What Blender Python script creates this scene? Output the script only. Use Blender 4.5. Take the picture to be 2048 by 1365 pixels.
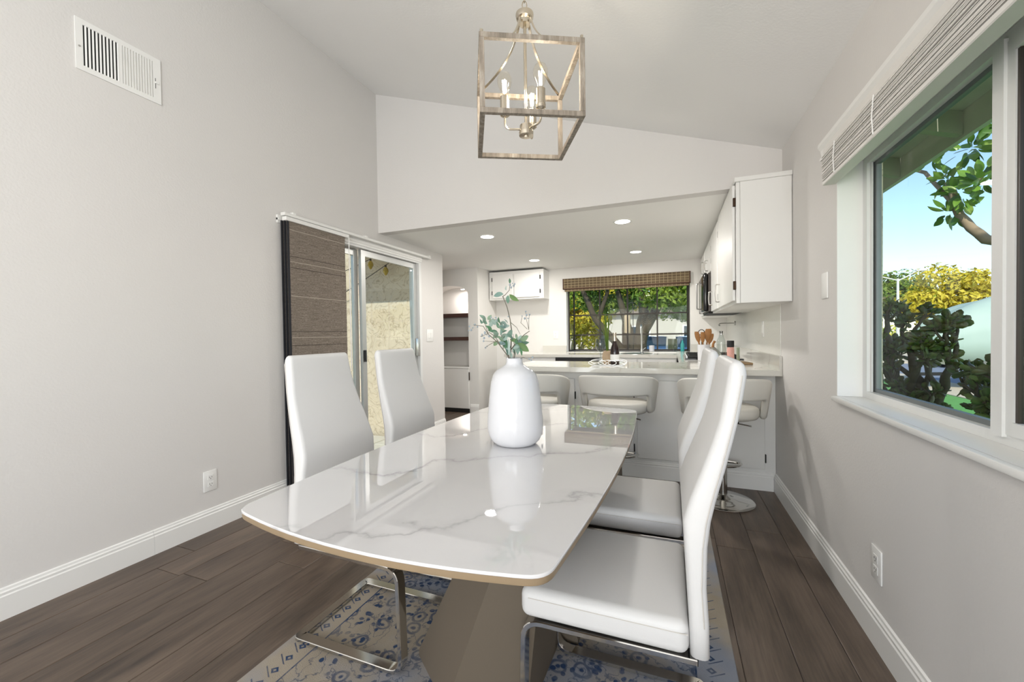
import bpy, bmesh, math, random
from mathutils import Vector, Matrix
PI = math.pi
for _o in list(bpy.data.objects): bpy.data.objects.remove(_o)
SC = bpy.context.scene
COL = SC.collection
R = math.radians

# ------------------------------------------------------------------ camera
cam_d = bpy.data.cameras.new('camera')
cam_d.sensor_fit = 'HORIZONTAL'; cam_d.sensor_width = 36.0
cam_d.lens = 36.0 * 815.2327 / 2048.0
cam_d.clip_start = 0.02; cam_d.clip_end = 400
cam = bpy.data.objects.new('camera', cam_d); COL.objects.link(cam)
_yaw, _pitch, _roll = 0.3713, -0.0171, -0.0143
_f = Vector((-math.sin(_yaw)*math.cos(_pitch), math.cos(_yaw)*math.cos(_pitch), math.sin(_pitch)))
_r0 = Vector((math.cos(_yaw), math.sin(_yaw), 0)); _u0 = _r0.cross(_f)
_r = math.cos(_roll)*_r0 + math.sin(_roll)*_u0
_u = -math.sin(_roll)*_r0 + math.cos(_roll)*_u0
_m = Matrix((_r, _u, -_f)).transposed().to_4x4(); _m.translation = (0, 0, 1.1934)
cam.matrix_world = _m
SC.camera = cam

# ------------------------------------------------------------------ sky, sun, added fill lights, exposure
SUN_TO = Vector((-0.02, -0.78, 0.62)).normalized()
world = bpy.data.worlds.new('sky'); SC.world = world; world.use_nodes = True
_nt = world.node_tree; _nt.nodes.clear()
_sky = _nt.nodes.new('ShaderNodeTexSky'); _sky.sky_type = 'NISHITA'; _sky.sun_disc = False
_sky.sun_elevation = math.asin(SUN_TO.z); _sky.sun_rotation = math.atan2(SUN_TO.x, SUN_TO.y)
_sky.altitude = 30; _sky.air_density = 1.0; _sky.dust_density = 0.25; _sky.ozone_density = 1.6
_bg = _nt.nodes.new('ShaderNodeBackground'); _bg.inputs['Strength'].default_value = 0.21
_wo = _nt.nodes.new('ShaderNodeOutputWorld')
_nt.links.new(_sky.outputs[0], _bg.inputs['Color']); _nt.links.new(_bg.outputs[0], _wo.inputs['Surface'])

def lamp(name, kind, loc, energy, color=(1, 1, 1), **kw):
    d = bpy.data.lights.new(name, kind); d.energy = energy; d.color = color
    for k, v in kw.items():
        if k != 'aim': setattr(d, k, v)
    o = bpy.data.objects.new(name, d); COL.objects.link(o); o.location = loc
    if 'aim' in kw: o.rotation_euler = Vector(kw['aim']).to_track_quat('-Z', 'Y').to_euler()
    return o
lamp('sun', 'SUN', (0, 0, 10), 4.0, (1.0, 0.93, 0.82), angle=R(0.6), aim=-SUN_TO)
# added fill lights behind the camera, tilted up; no such windows are known
lamp('fill_light_rear', 'AREA', (-1.0, -3.40, 1.45), 105, (0.98, 0.985, 1.0), shape='RECTANGLE', size=2.8, size_y=2.2, aim=(0, 1, 1.1))
lamp('fill_light_right_rear', 'AREA', (0.66, -2.30, 1.45), 104, (0.93, 0.97, 1.0), shape='RECTANGLE', size=2.2, size_y=1.5, aim=(-1, 0.45, 0.30))  # second added fill, for the left wall and left chairs
SC.view_settings.view_transform = 'Standard'
SC.view_settings.look = 'None'
SC.view_settings.exposure = 0.24
SC.view_settings.gamma = 1.0
SC.view_settings.use_curve_mapping = False
try:
    SC.cycles.max_bounces = 7; SC.cycles.diffuse_bounces = 4; SC.cycles.glossy_bounces = 4; SC.cycles.transparent_max_bounces = 10
    SC.cycles.caustics_reflective = False; SC.cycles.caustics_refractive = False
except Exception: pass

# ------------------------------------------------------------------ materials
def hx(s):
    s = s.lstrip('#'); v = [int(s[i:i+2], 16)/255 for i in (0, 2, 4)]
    return tuple(c/12.92 if c <= 0.04045 else ((c+0.055)/1.055)**2.4 for c in v) + (1,)
M = {}
class NT:
    """small node helper"""
    def __init__(s, name):
        s.m = bpy.data.materials.new(name); s.m.use_nodes = True; s.t = s.m.node_tree; s.t.nodes.clear()
        s.out = s.n('OutputMaterial')
    def n(s, kind, **kw):
        x = s.t.nodes.new('ShaderNode'+kind)
        for k, v in kw.items():
            if hasattr(x, k) and k not in x.inputs: setattr(x, k, v)
            else: s.set(x.inputs[k], v)
        return x
    def set(s, sock, v):
        if hasattr(v, 'is_output') or isinstance(v, bpy.types.NodeSocket): s.t.links.new(v, sock)
        elif isinstance(v, bpy.types.Node): s.t.links.new(v.outputs[0], sock)
        else: sock.default_value = v
    def math(s, op, a, b=None, c=None, clamp=False):
        x = s.t.nodes.new('ShaderNodeMath'); x.operation = op; x.use_clamp = clamp
        for i, v in enumerate((a, b, c)):
            if v is not None: s.set(x.inputs[i], v)
        return x.outputs[0]
    def mix(s, fac, a, b):
        x = s.t.nodes.new('ShaderNodeMix'); x.data_type = 'RGBA'
        s.set(x.inputs[0], fac); s.set(x.inputs[6], a); s.set(x.inputs[7], b)
        return x.outputs[2]
    def ramp(s, fac, stops):
        x = s.t.nodes.new('ShaderNodeValToRGB'); s.set(x.inputs[0], fac)
        e = x.color_ramp.elements
        while len(e) < len(stops): e.new(0.5)
        for i, (p, c) in enumerate(stops):
            e[i].position = p; e[i].color = c if not isinstance(c, (int, float)) else (c, c, c, 1)
        return x.outputs[0]
    def coords(s, kind='Object', scale=(1, 1, 1), offset=None):
        tc = s.t.nodes.new('ShaderNodeTexCoord'); mp = s.t.nodes.new('ShaderNodeMapping')
        s.t.links.new(tc.outputs[kind], mp.inputs[0]); mp.inputs['Scale'].default_value = scale
        if offset is not None: s.set(mp.inputs['Location'], offset)
        return mp.outputs[0]
    def noise(s, vec, scale=5, detail=4, rough=0.5, out=0):
        x = s.t.nodes.new('ShaderNodeTexNoise'); s.set(x.inputs['Vector'], vec)
        x.inputs['Scale'].default_value = scale; x.inputs['Detail'].default_value = detail
        x.inputs['Roughness'].default_value = rough
        return x.outputs[out]
    def bump(s, h, strength=0.2, dist=0.01):
        x = s.t.nodes.new('ShaderNodeBump'); s.set(x.inputs['Height'], h)
        x.inputs['Strength'].default_value = strength; x.inputs['Distance'].default_value = dist
        return x.outputs[0]
    def pbr(s, color, rough=0.5, metal=0.0, normal=None, **kw):
        b = s.t.nodes.new('ShaderNodeBsdfPrincipled')
        s.set(b.inputs['Base Color'], color); s.set(b.inputs['Roughness'], rough); s.set(b.inputs['Metallic'], metal)
        if normal is not None: s.set(b.inputs['Normal'], normal)
        for k, v in kw.items(): s.set(b.inputs[k.replace('_', ' ')], v)
        s.t.links.new(b.outputs[0], s.out.inputs[0])
        return b
def simple(name, color, rough=0.5, metal=0.0, vary=0.06, nscale=14, bump=0.0, bscale=120, **kw):
    t = NT(name); c = hx(color); v = t.coords()
    col = t.mix(t.noise(v, nscale, 3), tuple(x*(1-vary) for x in c[:3])+(1,), tuple(min(1, x*(1+vary)) for x in c[:3])+(1,))
    nrm = t.bump(t.noise(v, bscale, 3), bump, 0.004) if bump else None
    t.pbr(col, rough, metal, nrm, **kw); M[name] = t.m; return t.m
def emit(name, color, strength):
    t = NT(name); e = t.n('Emission'); e.inputs[0].default_value = hx(color); e.inputs[1].default_value = strength
    t.t.links.new(e.outputs[0], t.out.inputs[0]); M[name] = t.m
def glass(name, tint, fac=1.0, ior=1.45, rough=0.0):
    t = NT(name); tr = t.n('BsdfTransparent'); tr.inputs[0].default_value = hx(tint)
    g = t.n('BsdfGlossy'); g.inputs['Roughness'].default_value = rough
    fr = t.n('Fresnel'); fr.inputs['IOR'].default_value = ior
    mx = t.n('MixShader'); geo = t.n('NewGeometry')
    t.set(mx.inputs[0], t.math('MULTIPLY', t.math('MULTIPLY', fr.outputs[0], fac), t.math('SUBTRACT', 1.0, geo.outputs['Backfacing']), clamp=True))
    t.t.links.new(tr.outputs[0], mx.inputs[1]); t.t.links.new(g.outputs[0], mx.inputs[2])
    t.t.links.new(mx.outputs[0], t.out.inputs[0]); M[name] = t.m

simple('wall_paint', 'DDDAD7', 0.75, vary=0.012, nscale=3, bump=0.22, bscale=95)
simple('ceiling_paint', 'F3F2F0', 0.85, vary=0.01, nscale=3, bump=0.15, bscale=80)
simple('kitchen_ceiling_paint', 'F4F3F0', 0.85, vary=0.01, nscale=3, bump=0.1, bscale=80)
simple('kitchen_paint', 'E4E2DE', 0.7, vary=0.01, nscale=3, bump=0.15, bscale=95)
simple('trim_white', 'ECEBE8', 0.42, vary=0.01)
simple('cabinet_white', 'E9E8E5', 0.33, vary=0.01)
simple('plate_white', 'EFEEEB', 0.35, vary=0.005)
simple('leather_white', 'D7D6D5', 0.46, vary=0.012, nscale=6, bump=0.10, bscale=420)
simple('stool_white', 'D3D0C8', 0.5, vary=0.015, nscale=6, bump=0.10, bscale=420)
simple('stitch', 'C9C4BD', 0.7)
simple('chrome', 'D8D6D2', 0.10, 1.0, vary=0.01)
simple('steel_brushed', 'C9C8C5', 0.28, 1.0, vary=0.03)
simple('nickel', 'CDC3B2', 0.25, 1.0, vary=0.03)
simple('pedestal', '645A4D', 0.6, vary=0.03, nscale=4)
simple('black_gloss', '0B0B0C', 0.12, vary=0.02)
simple('black_matte', '161616', 0.6, vary=0.05)
simple('brown_dark', '3A302A', 0.35, vary=0.05)
simple('hinge_bronze', '3B2A1E', 0.45, 0.7, vary=0.2, nscale=90)
simple('ceramic_white', 'D6D6D9', 0.13, vary=0.006)
simple('shelf_wood', '40231A', 0.4, vary=0.25, nscale=30)
simple('wood_spoon', '93632F', 0.55, vary=0.25, nscale=40)
simple('floor_reflection_tan', '8F7C63', 0.45, vary=0.1)  # tan of the floor mirrored in the table edge, as a base colour
simple('board_wood', '9C8160', 0.5, vary=0.25, nscale=40)
simple('bronze_frame', '31281F', 0.5, vary=0.15)
simple('aluminium', 'C6C7C5', 0.38, 0.55, vary=0.05)
simple('aluminium_dark', '7C8182', 0.45, 0.5, vary=0.08)
simple('vinyl_white', 'E3E3E1', 0.45, vary=0.02)
simple('slat_white', 'E4E1DC', 0.5, vary=0.02)
simple('pink_salt', 'D9A296', 0.5, vary=0.25, nscale=160)
simple('candle_green', '9DA890', 0.5)
simple('bottle_dark', '2A1A18', 0.15, vary=0.1)
simple('ribbed_clay', 'B9A184', 0.7, vary=0.1)
simple('berry', '9AA6AE', 0.6, vary=0.2, nscale=60)
simple('twig', '6E6A5E', 0.8, vary=0.25, nscale=60)
simple('bark', '4A3F33', 0.9, vary=0.3, nscale=12, bump=0.6, bscale=30)
simple('bark_pale', '9C8871', 0.9, vary=0.2, nscale=14, bump=0.4, bscale=30)
simple('jade_bark', '4F4539', 0.9, vary=0.3, nscale=30, bump=0.4, bscale=60)
simple('car_blue', '5E86B8', 0.25, 0.2, vary=0.02, Coat_Weight=0.6)
simple('car_black', '101214', 0.2, vary=0.02, Coat_Weight=0.6)
simple('car_glass', '2A3A46', 0.05, vary=0.02)
simple('tyre', '17171A', 0.8)
simple('house_wall', 'B5AFA6', 0.8, vary=0.03)
simple('house_roof', '7F7064', 0.85, vary=0.15, nscale=8)
simple('concrete', 'C9BCA9', 0.85, vary=0.06, nscale=4, bump=0.2, bscale=60)
simple('asphalt', '7F8798', 0.9, vary=0.06, nscale=5)
simple('tarp', 'A6B8AF', 0.6, vary=0.04, nscale=3, bump=0.35, bscale=4)
simple('eave_board', 'CBCABF', 0.8, vary=0.12, nscale=6)
simple('eave_beam', 'B2B0A3', 0.8, vary=0.12, nscale=6)
simple('lamp_post', 'D5D5CF', 0.5)
simple('patio_floor', 'DAD5CB', 0.9, vary=0.06, nscale=9)
simple('bin_teal', '3FA9A6', 0.5)
simple('cord_dark', '2A2620', 0.7)
simple('bulb_amber', 'B59A2A', 0.25, vary=0.05)
emit('downlight', 'FFF8EC', 22.0)
emit('filament', 'FFF3DC', 60.0)
glass('pane', 'F6FAF8', 0.32)
glass('pane_grey', 'E4E8E6', 1.1)
glass('bulb_glass', 'FFFDF8', 1.2)
glass('clear_glass', 'E8ECEA', 2.0)

# veined polished stone (table top)
def marble(name, base, vein, rough, period, amount, rot=0.0, coat=0.0):
    t = NT(name); v = t.coords('Object')
    w = t.n('TexNoise'); t.set(w.inputs['Vector'], v); w.inputs['Scale'].default_value = 2.4; w.inputs['Detail'].default_value = 6; w.inputs['Roughness'].default_value = 0.55
    sx = t.n('SeparateXYZ'); t.set(sx.inputs[0], v)
    u = t.math('ADD', t.math('MULTIPLY', sx.outputs[0], -math.sin(rot)), t.math('MULTIPLY', sx.outputs[1], math.cos(rot)))
    u = t.math('ADD', t.math('DIVIDE', u, period), t.math('MULTIPLY', t.math('SUBTRACT', w.outputs[0], 0.5), 1.5))
    d = t.math('ABSOLUTE', t.math('SUBTRACT', t.math('FRACT', u), 0.5))
    thin = t.ramp(d, [(0.0, 1.0), (0.012, 0.55), (0.035, 0.16), (0.12, 0.0)])
    soft = t.ramp(t.noise(v, 2.6, 3), [(0.36, 0.12), (0.60, 1.0)])
    fac = t.math('MULTIPLY', t.math('MULTIPLY', thin, soft), amount, clamp=True)
    c = t.mix(fac, t.mix(t.math('MULTIPLY', t.noise(v, 2.3, 4), 0.06), hx(base), hx(vein)), hx(vein))
    t.pbr(c, rough, 0, None, IOR=1.55, Coat_Weight=coat, Coat_Roughness=0.008); M[name] = t.m
marble('table_stone', 'D9D8D9', '8E8C90', 0.012, 0.42, 0.75, R(33), 1.0)
marble('quartz', 'D4D2CB', 'A89F90', 0.10, 0.35, 0.5, R(60))

# long-grain plank
t = NT('plank_wood'); oi = t.n('ObjectInfo')
off = t.n('CombineXYZ'); t.set(off.inputs[0], t.math('MULTIPLY', oi.outputs['Random'], 37.0)); t.set(off.inputs[1], t.math('MULTIPLY', oi.outputs['Random'], 91.0))
v = t.coords('Object', (1, 0.16, 1), off.outputs[0]); vf = t.coords('Object', (1, 0.05, 1), off.outputs[0])
g1 = t.noise(v, 9, 6, 0.6); g2 = t.noise(vf, 95, 3, 0.6)
kn = t.ramp(t.noise(t.coords('Object', (1, 0.35, 1), off.outputs[0]), 6.5, 4, 0.55), [(0.60, 0.0), (0.76, 1.0)])
c = t.ramp(t.math('ADD', t.math('MULTIPLY', g1, 0.65), t.math('MULTIPLY', g2, 0.35)), [(0.32, hx('443830')), (0.5, hx('6E5E51')), (0.68, hx('8A7868'))])
c = t.mix(t.math('MULTIPLY', kn, 0.7), c, hx('322C29'))
hs = t.n('HueSaturation'); t.set(hs.inputs['Color'], c); t.set(hs.inputs['Value'], t.math('MULTIPLY_ADD', oi.outputs['Random'], 0.16, 0.60))
t.pbr(hs.outputs[0], t.math('MULTIPLY_ADD', g2, 0.2, 0.32), 0, t.bump(g2, 0.12, 0.003)); M['plank_wood'] = t.m
simple('floor_joint', '241D19', 0.8)

# weathered wood finish of the lantern
t = NT('lantern_wood'); v = t.coords('Object', (12, 12, 12))
g = t.noise(t.coords('Object', (60, 60, 9)), 1.0, 5, 0.65)
t.pbr(t.ramp(g, [(0.3, hx('6B6156')), (0.55, hx('958A7D')), (0.75, hx('B9B0A4'))]), 0.6, 0, t.bump(g, 0.2, 0.003)); M['lantern_wood'] = t.m

# woven grey-brown panel cloth with horizontal slubs
t = NT('panel_cloth'); v = t.coords('Object', (1, 3, 95)); g = t.noise(v, 3.0, 5, 0.65)
fine = t.noise(t.coords('Object', (1, 60, 260)), 1.0, 2)
t.pbr(t.ramp(t.math('ADD', t.math('MULTIPLY', g, 0.6), t.math('MULTIPLY', fine, 0.4)), [(0.35, hx('5B5147')), (0.5, hx('7D7267')), (0.66, hx('A0968A'))]), 0.9, 0, t.bump(fine, 0.3, 0.003)); M['panel_cloth'] = t.m
simple('slub_light', 'B9AE9F', 0.9); simple('slub_dark', '3E362F', 0.9); simple('cloth_edge', '23242A', 0.8)

# bamboo weave
t = NT('bamboo'); v = t.coords('Object')
g = t.noise(t.coords('Object', (3, 3, 160)), 1.0, 3, 0.6)
sx = t.n('SeparateXYZ'); t.set(sx.inputs[0], v)
st = t.math('LESS_THAN', t.math('FRACT', t.math('MULTIPLY', sx.outputs[0], 18.0)), 0.12)
sz = t.math('LESS_THAN', t.math('FRACT', t.math('MULTIPLY', sx.outputs[2], 26.0)), 0.16)
c = t.ramp(g, [(0.3, hx('33281B')), (0.5, hx('5F4E37')), (0.7, hx('7F6E52'))])
c = t.mix(t.math('MULTIPLY', t.math('MAXIMUM', st, sz), 0.65), c, hx('A99A78'))
t.pbr(c, 0.8, 0, t.bump(g, 0.4, 0.004)); M['bamboo'] = t.m
simple('bamboo_tape', '4A2F22', 0.8, vary=0.2, nscale=60)

# stucco
t = NT('stucco'); v = t.coords('Object')
vo = t.n('TexNoise'); t.set(vo.inputs['Vector'], v); vo.inputs['Scale'].default_value = 7; vo.inputs['Detail'].default_value = 6; vo.inputs['Distortion'].default_value = 1.6
cr = t.ramp(vo.outputs[0], [(0.47, 0.0), (0.495, 1.0), (0.52, 0.0)])
c = t.mix(t.math('MULTIPLY', cr, 0.6), t.mix(t.noise(v, 2.2, 4), hx('D0C0A8'), hx('E0D3BF')), hx('8A785C'))
t.pbr(c, 0.9, 0, t.bump(vo.outputs[0], 0.7, 0.03)); M['stucco'] = t.m

# plaster-like textured splashback
t = NT('splash_panel'); v = t.coords('Object'); n = t.noise(v, 70, 4, 0.7)
t.pbr(t.mix(n, hx('D6D4CD'), hx('F0EFEA')), 0.28, 0, t.bump(n, 0.5, 0.004)); M['splash_panel'] = t.m

# faded persian rug: motif field, outline scribbles, border band along the long edges
t = NT('rug_pile'); v = t.coords('Object'); s = t.n('SeparateXYZ'); t.set(s.inputs[0], v)
X_, Y_ = s.outputs[0], s.outputs[1]
warp = t.n('TexNoise'); t.set(warp.inputs['Vector'], v); warp.inputs['Scale'].default_value = 9; warp.inputs['Detail'].default_value = 3
wv = t.n('VectorMath', operation='MULTIPLY_ADD'); t.set(wv.inputs[0], warp.outputs[1]); wv.inputs[1].default_value = (0.05, 0.05, 0); t.set(wv.inputs[2], v)
def vor(scale, feature='F1', vec=None):
    x = t.n('TexVoronoi'); x.feature = feature; x.voronoi_dimensions = '2D'; t.set(x.inputs['Vector'], vec or wv.outputs[0]); x.inputs['Scale'].default_value = scale
    return x
f1 = vor(9.0); d1 = f1.outputs['Distance']
ring = t.ramp(d1, [(0.16, 0.0), (0.20, 1.0), (0.26, 1.0), (0.30, 0.0)])
dot = t.ramp(d1, [(0.05, 1.0), (0.10, 0.0)])
f2 = vor(24.0); petal = t.ramp(f2.outputs['Distance'], [(0.20, 1.0), (0.27, 0.0)])
pick = t.ramp(t.noise(v, 7, 2), [(0.44, 0.0), (0.52, 1.0)])
n3 = t.noise(wv.outputs[0], 16, 3, 0.5); line = t.ramp(n3, [(0.475, 0.0), (0.497, 1.0), (0.52, 0.0)])
wear = t.ramp(t.noise(v, 14, 5, 0.7), [(0.34, 0.0), (0.58, 1.0)])
field = t.math('MAXIMUM', t.math('MAXIMUM', t.math('MULTIPLY', ring, 0.75), dot), t.math('MAXIMUM', t.math('MULTIPLY', petal, pick), t.math('MULTIPLY', line, 0.8)))
# border along the long sides: |x| > 0.665, with lozenges
ax = t.math('ABSOLUTE', X_)
ux = t.math('DIVIDE', t.math('SUBTRACT', ax, 0.722), 0.020)
uy = t.math('SUBTRACT', t.math('FRACT', t.math('MULTIPLY', Y_, 17.0)), 0.5)
loz = t.math('ADD', t.math('ABSOLUTE', ux), t.math('MULTIPLY', t.math('ABSOLUTE', uy), 3.4))
lz = t.ramp(t.math('MULTIPLY', loz, 0.5), [(0.12, 0.15), (0.22, 1.0), (0.40, 1.0), (0.48, 0.0)])
dash = t.math('LESS_THAN', t.math('ABSOLUTE', t.math('SUBTRACT', t.math('MULTIPLY', ux, 0.22), t.math('SUBTRACT', t.math('FRACT', t.math('MULTIPLY', Y_, 17.0)), 0.08))), 0.045)
inb = t.math('GREATER_THAN', ax, 0.672)
bl = t.math('LESS_THAN', t.math('ABSOLUTE', t.math('SUBTRACT', ax, 0.672)), 0.003)
edge = t.math('LESS_THAN', ax, 0.765)
bord = t.math('MULTIPLY', t.math('MAXIMUM', lz, t.math('MULTIPLY', dash, 0.8)), edge)
fac = t.math('ADD', t.math('MULTIPLY', field, t.math('SUBTRACT', 1.0, inb)), t.math('MULTIPLY', bord, inb))
fac = t.math('MULTIPLY', t.math('MAXIMUM', fac, bl), t.math('MULTIPLY_ADD', wear, 0.5, 0.55), clamp=True)
ground = t.mix(t.noise(v, 5, 5, 0.6), hx('8C8170'), hx('ABA192'))
ground = t.mix(t.math('MULTIPLY', t.ramp(t.noise(v, 2.2, 4), [(0.45, 0.0), (0.60, 1.0)]), 0.65), ground, hx('7F8EA8'))
c = t.mix(fac, ground, t.mix(t.noise(v, 3, 2), hx('1B2C3F'), hx('264573')))
pile = t.noise(v, 420, 2)
t.pbr(c, 0.95, 0, t.bump(pile, 0.5, 0.004)); M['rug_pile'] = t.m

# leaf materials (colour varies leaf by leaf / patch by patch)
def leafmat(name, stops, rough=0.5, scale=2.0, by_object=False, trans=0.25):
    t = NT(name)
    if by_object: f = t.n('ObjectInfo').outputs['Random']
    else: f = t.noise(t.coords('Object'), scale, 3, 0.7)
    n = len(stops)
    c = t.ramp(f, [(((i/(n-1)) if by_object else 0.3+0.4*i/(n-1)), hx(x)) for i, x in enumerate(stops)])
    b = t.pbr(c, rough)
    tl = t.n('BsdfTranslucent'); t.set(tl.inputs[0], c)
    mx = t.n('MixShader'); mx.inputs[0].default_value = trans
    t.t.links.new(b.outputs[0], mx.inputs[1]); t.t.links.new(tl.outputs[0], mx.inputs[2]); t.t.links.new(mx.outputs[0], t.out.inputs[0])
    M[name] = t.m
leafmat('leaf_sage', ['4F7A5A', '86A296', 'A9BDB6', '6E8E4E', 'B4C6C0', '5C8A63', '8FA8A8'], 0.55, by_object=True)
leafmat('leaf_magnolia', ['4E7E26', '7FA63E', '3F6A26', 'A3BE5C'], 0.28, by_object=True)
leafmat('leaf_jade', ['3F5428', '5C7038', '5A5030', '748A48'], 0.35, by_object=True, trans=0.1)
leafmat('leaf_jade_mass', ['3F5428', '5C7038', '5A5030', '748A48'], 0.35, 14, trans=0.1)
leafmat('crown_yellow', ['8E8A1E', 'C7B62E', 'DCC84A', '7F9A2C'], 0.6, 0.9)
leafmat('crown_green', ['36561A', '5A7A25', '8A9A34', '2C4C18'], 0.6, 0.9)
leafmat('crown_lime', ['6C9428', '9CBB3C', 'CBCB55', 'E0C95A'], 0.6, 1.1)
leafmat('grass', ['3F7A34', '5C9A48', '76AC58'], 0.9, 3.0, trans=0.1)
simple('lawn_base', '5E9A4E', 0.95, vary=0.25, nscale=7)

# ------------------------------------------------------------------ mesh helpers
class MB:
    def __init__(s): s.v = []; s.f = []
    def add(s, vs, fs):
        o = len(s.v); s.v += [tuple(p) for p in vs]; s.f += [tuple(i+o for i in q) for q in fs]; return s
    def box(s, x0, x1, y0, y1, z0, z1):
        vs = [(x, y, z) for z in (z0, z1) for y in (y0, y1) for x in (x0, x1)]
        return s.add(vs, [(0, 2, 3, 1), (4, 5, 7, 6), (0, 1, 5, 4), (2, 6, 7, 3), (0, 4, 6, 2), (1, 3, 7, 5)])
    def rbox(s, x0, x1, y0, y1, z0, z1, r=0.005, seg=2):
        bm = bmesh.new(); bmesh.ops.create_cube(bm, size=1)
        for p in bm.verts: p.co = Vector(((x0+x1)/2+p.co.x*(x1-x0), (y0+y1)/2+p.co.y*(y1-y0), (z0+z1)/2+p.co.z*(z1-z0)))
        bmesh.ops.bevel(bm, geom=list(bm.edges), offset=r, segments=seg, profile=0.5, affect='EDGES')
        return s.bm(bm)
    def bm(s, bm):
        bm.verts.index_update(); s.add([p.co[:] for p in bm.verts], [[p.index for p in q.verts] for q in bm.faces]); bm.free(); return s
    def loft(s, rings, close=True, caps=True):
        n = len(rings[0]); vs = [p for r in rings for p in r]; fs = []
        for i in range(len(rings)-1):
            for j in range(n if close else n-1):
                k = (j+1) % n; fs.append((i*n+j, i*n+k, (i+1)*n+k, (i+1)*n+j))
        if caps and close: fs.append(tuple(range(n-1, -1, -1))); fs.append(tuple((len(rings)-1)*n+j for j in range(n)))
        return s.add(vs, fs)
    def lathe(s, prof, c=(0, 0, 0), n=32):
        rings = [[(c[0]+r*math.cos(2*PI*j/n), c[1]+r*math.sin(2*PI*j/n), c[2]+z) for j in range(n)] for r, z in prof]
        return s.loft(rings)
    def tube(s, pts, r, n=8, closed=False):
        rr = r if isinstance(r, (list, tuple)) else [r]*len(pts)
        return s.sweep(pts, [[(a*math.cos(2*PI*j/n), a*math.sin(2*PI*j/n)) for j in range(n)] for a in rr], closed)
    def sweep(s, pts, secs, closed=False, up=None):
        P = [Vector(p) for p in pts]; n = len(P)
        T = []
        for i in range(n):
            a = P[i-1] if (i > 0 or closed) else P[i]; b = P[(i+1) % n] if (i < n-1 or closed) else P[i]
            T.append((b-a).normalized())
        u = Vector(up) if up else (Vector((0, 0, 1)) if abs(T[0].z) < 0.9 else Vector((0, 1, 0)))
        u = (u-T[0]*u.dot(T[0])).normalized(); rings = []
        for i in range(n):
            if i: 
                q = T[i-1].rotation_difference(T[i]); u = (q @ u); u = (u-T[i]*u.dot(T[i])).normalized()
            w = T[i].cross(u)
            k = 1.0
            if 0 < i < n-1 or closed:
                a = (P[i]-P[i-1]).normalized(); b = (P[(i+1) % n]-P[i]).normalized(); k = 1/max(0.55, math.sqrt(max(0.0, (1+a.dot(b))/2)))
            sec = secs[i] if isinstance(secs[0][0], (tuple, list)) else secs
            bend = (P[(i+1) % n]-P[i]).normalized()-(P[i]-P[i-1]).normalized() if (0 < i < n-1 or closed) else Vector()
            ring = []
            for (a_, b_) in sec:
                off = w*a_+u*b_
                if bend.length > 1e-4:
                    bn = bend.normalized(); off = off+bn*off.dot(bn)*(k-1)
                ring.append(P[i]+off)
            rings.append(ring)
        if closed:
            m = len(rings[0]); vs = [p for r in rings for p in r]; fs = []
            for i in range(n):
                for j in range(m): fs.append((i*m+j, i*m+(j+1) % m, ((i+1) % n)*m+(j+1) % m, ((i+1) % n)*m+j))
            return s.add(vs, fs)
        return s.loft(rings)
    def prism(s, poly, axis, a, b):
        """poly in the two other axes (cyclic order), extruded along axis from a to b"""
        def P(p, t): return (t, p[0], p[1]) if axis == 'x' else ((p[0], t, p[1]) if axis == 'y' else (p[0], p[1], t))
        return s.loft([[P(p, a) for p in poly], [P(p, b) for p in poly]])
    def xform(s, m):
        s.v = [tuple(m @ Vector(p)) for p in s.v]; return s

def link(name, me, mat, parent=None, loc=None, rot=None):
    o = bpy.data.objects.new(name, me); COL.objects.link(o)
    if mat and not me.materials: me.materials.append(M[mat])
    if parent: o.parent = parent
    if loc is not None: o.location = loc
    if rot is not None: o.rotation_euler = rot
    return o
def mesh(name, mb, mat=None, smooth=35):
    me = bpy.data.meshes.new(name); me.from_pydata(mb.v, [], mb.f)
    bm = bmesh.new(); bm.from_mesh(me); bmesh.ops.recalc_face_normals(bm, faces=bm.faces); bm.to_mesh(me); bm.free()
    if smooth:
        me.polygons.foreach_set('use_smooth', [True]*len(me.polygons)); me.set_sharp_from_angle(angle=R(smooth))
    if mat: me.materials.append(M[mat])
    return me
def tag(o, label, cat, group=None, kind=None):
    o['label'] = label; o['category'] = cat
    if group: o['group'] = group
    if kind: o['kind'] = kind
    return o
def obj(name, mb, mat, parent=None, label=None, cat=None, group=None, kind=None, smooth=35, loc=None, rot=None):
    o = link(name, mesh(name, mb, mat, smooth), None, parent, loc, rot)
    if label: o['label'] = label
    if cat: o['category'] = cat
    if group: o['group'] = group
    if kind: o['kind'] = kind
    return o
def empty(name, loc, rz=0, label=None, cat=None, group=None, kind=None):
    o = bpy.data.objects.new(name, None); COL.objects.link(o); o.location = loc; o.rotation_euler = (0, 0, rz); o.empty_display_size = 0.1
    if label: tag(o, label, cat, group, kind)
    return o
def copy_tree(o, parent=None):
    c = o.copy(); COL.objects.link(c); c.parent = parent
    for ch in list(o.children): copy_tree(ch, c)
    return c
def fillet(pts, r, seg=6):
    P = [Vector(p) for p in pts]; out = [P[0]]
    for i in range(1, len(P)-1):
        a = (P[i-1]-P[i]); b = (P[i+1]-P[i]); rr = min(r, a.length*0.49, b.length*0.49)
        p0 = P[i]+a.normalized()*rr; p2 = P[i]+b.normalized()*rr
        for k in range(seg+1):
            q = k/seg; out.append(p0*(1-q)**2+P[i]*2*q*(1-q)+p2*q*q)
    out.append(P[-1]); return out
def rrect(w, h, r, n=4):
    pts = []
    for cx, cy, a0 in ((w/2-r, h/2-r, 0), (-w/2+r, h/2-r, 90), (-w/2+r, -h/2+r, 180), (w/2-r, -h/2+r, 270)):
        for k in range(n+1):
            a = R(a0+90*k/n); pts.append((cx+r*math.cos(a), cy+r*math.sin(a)))
    return pts
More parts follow.
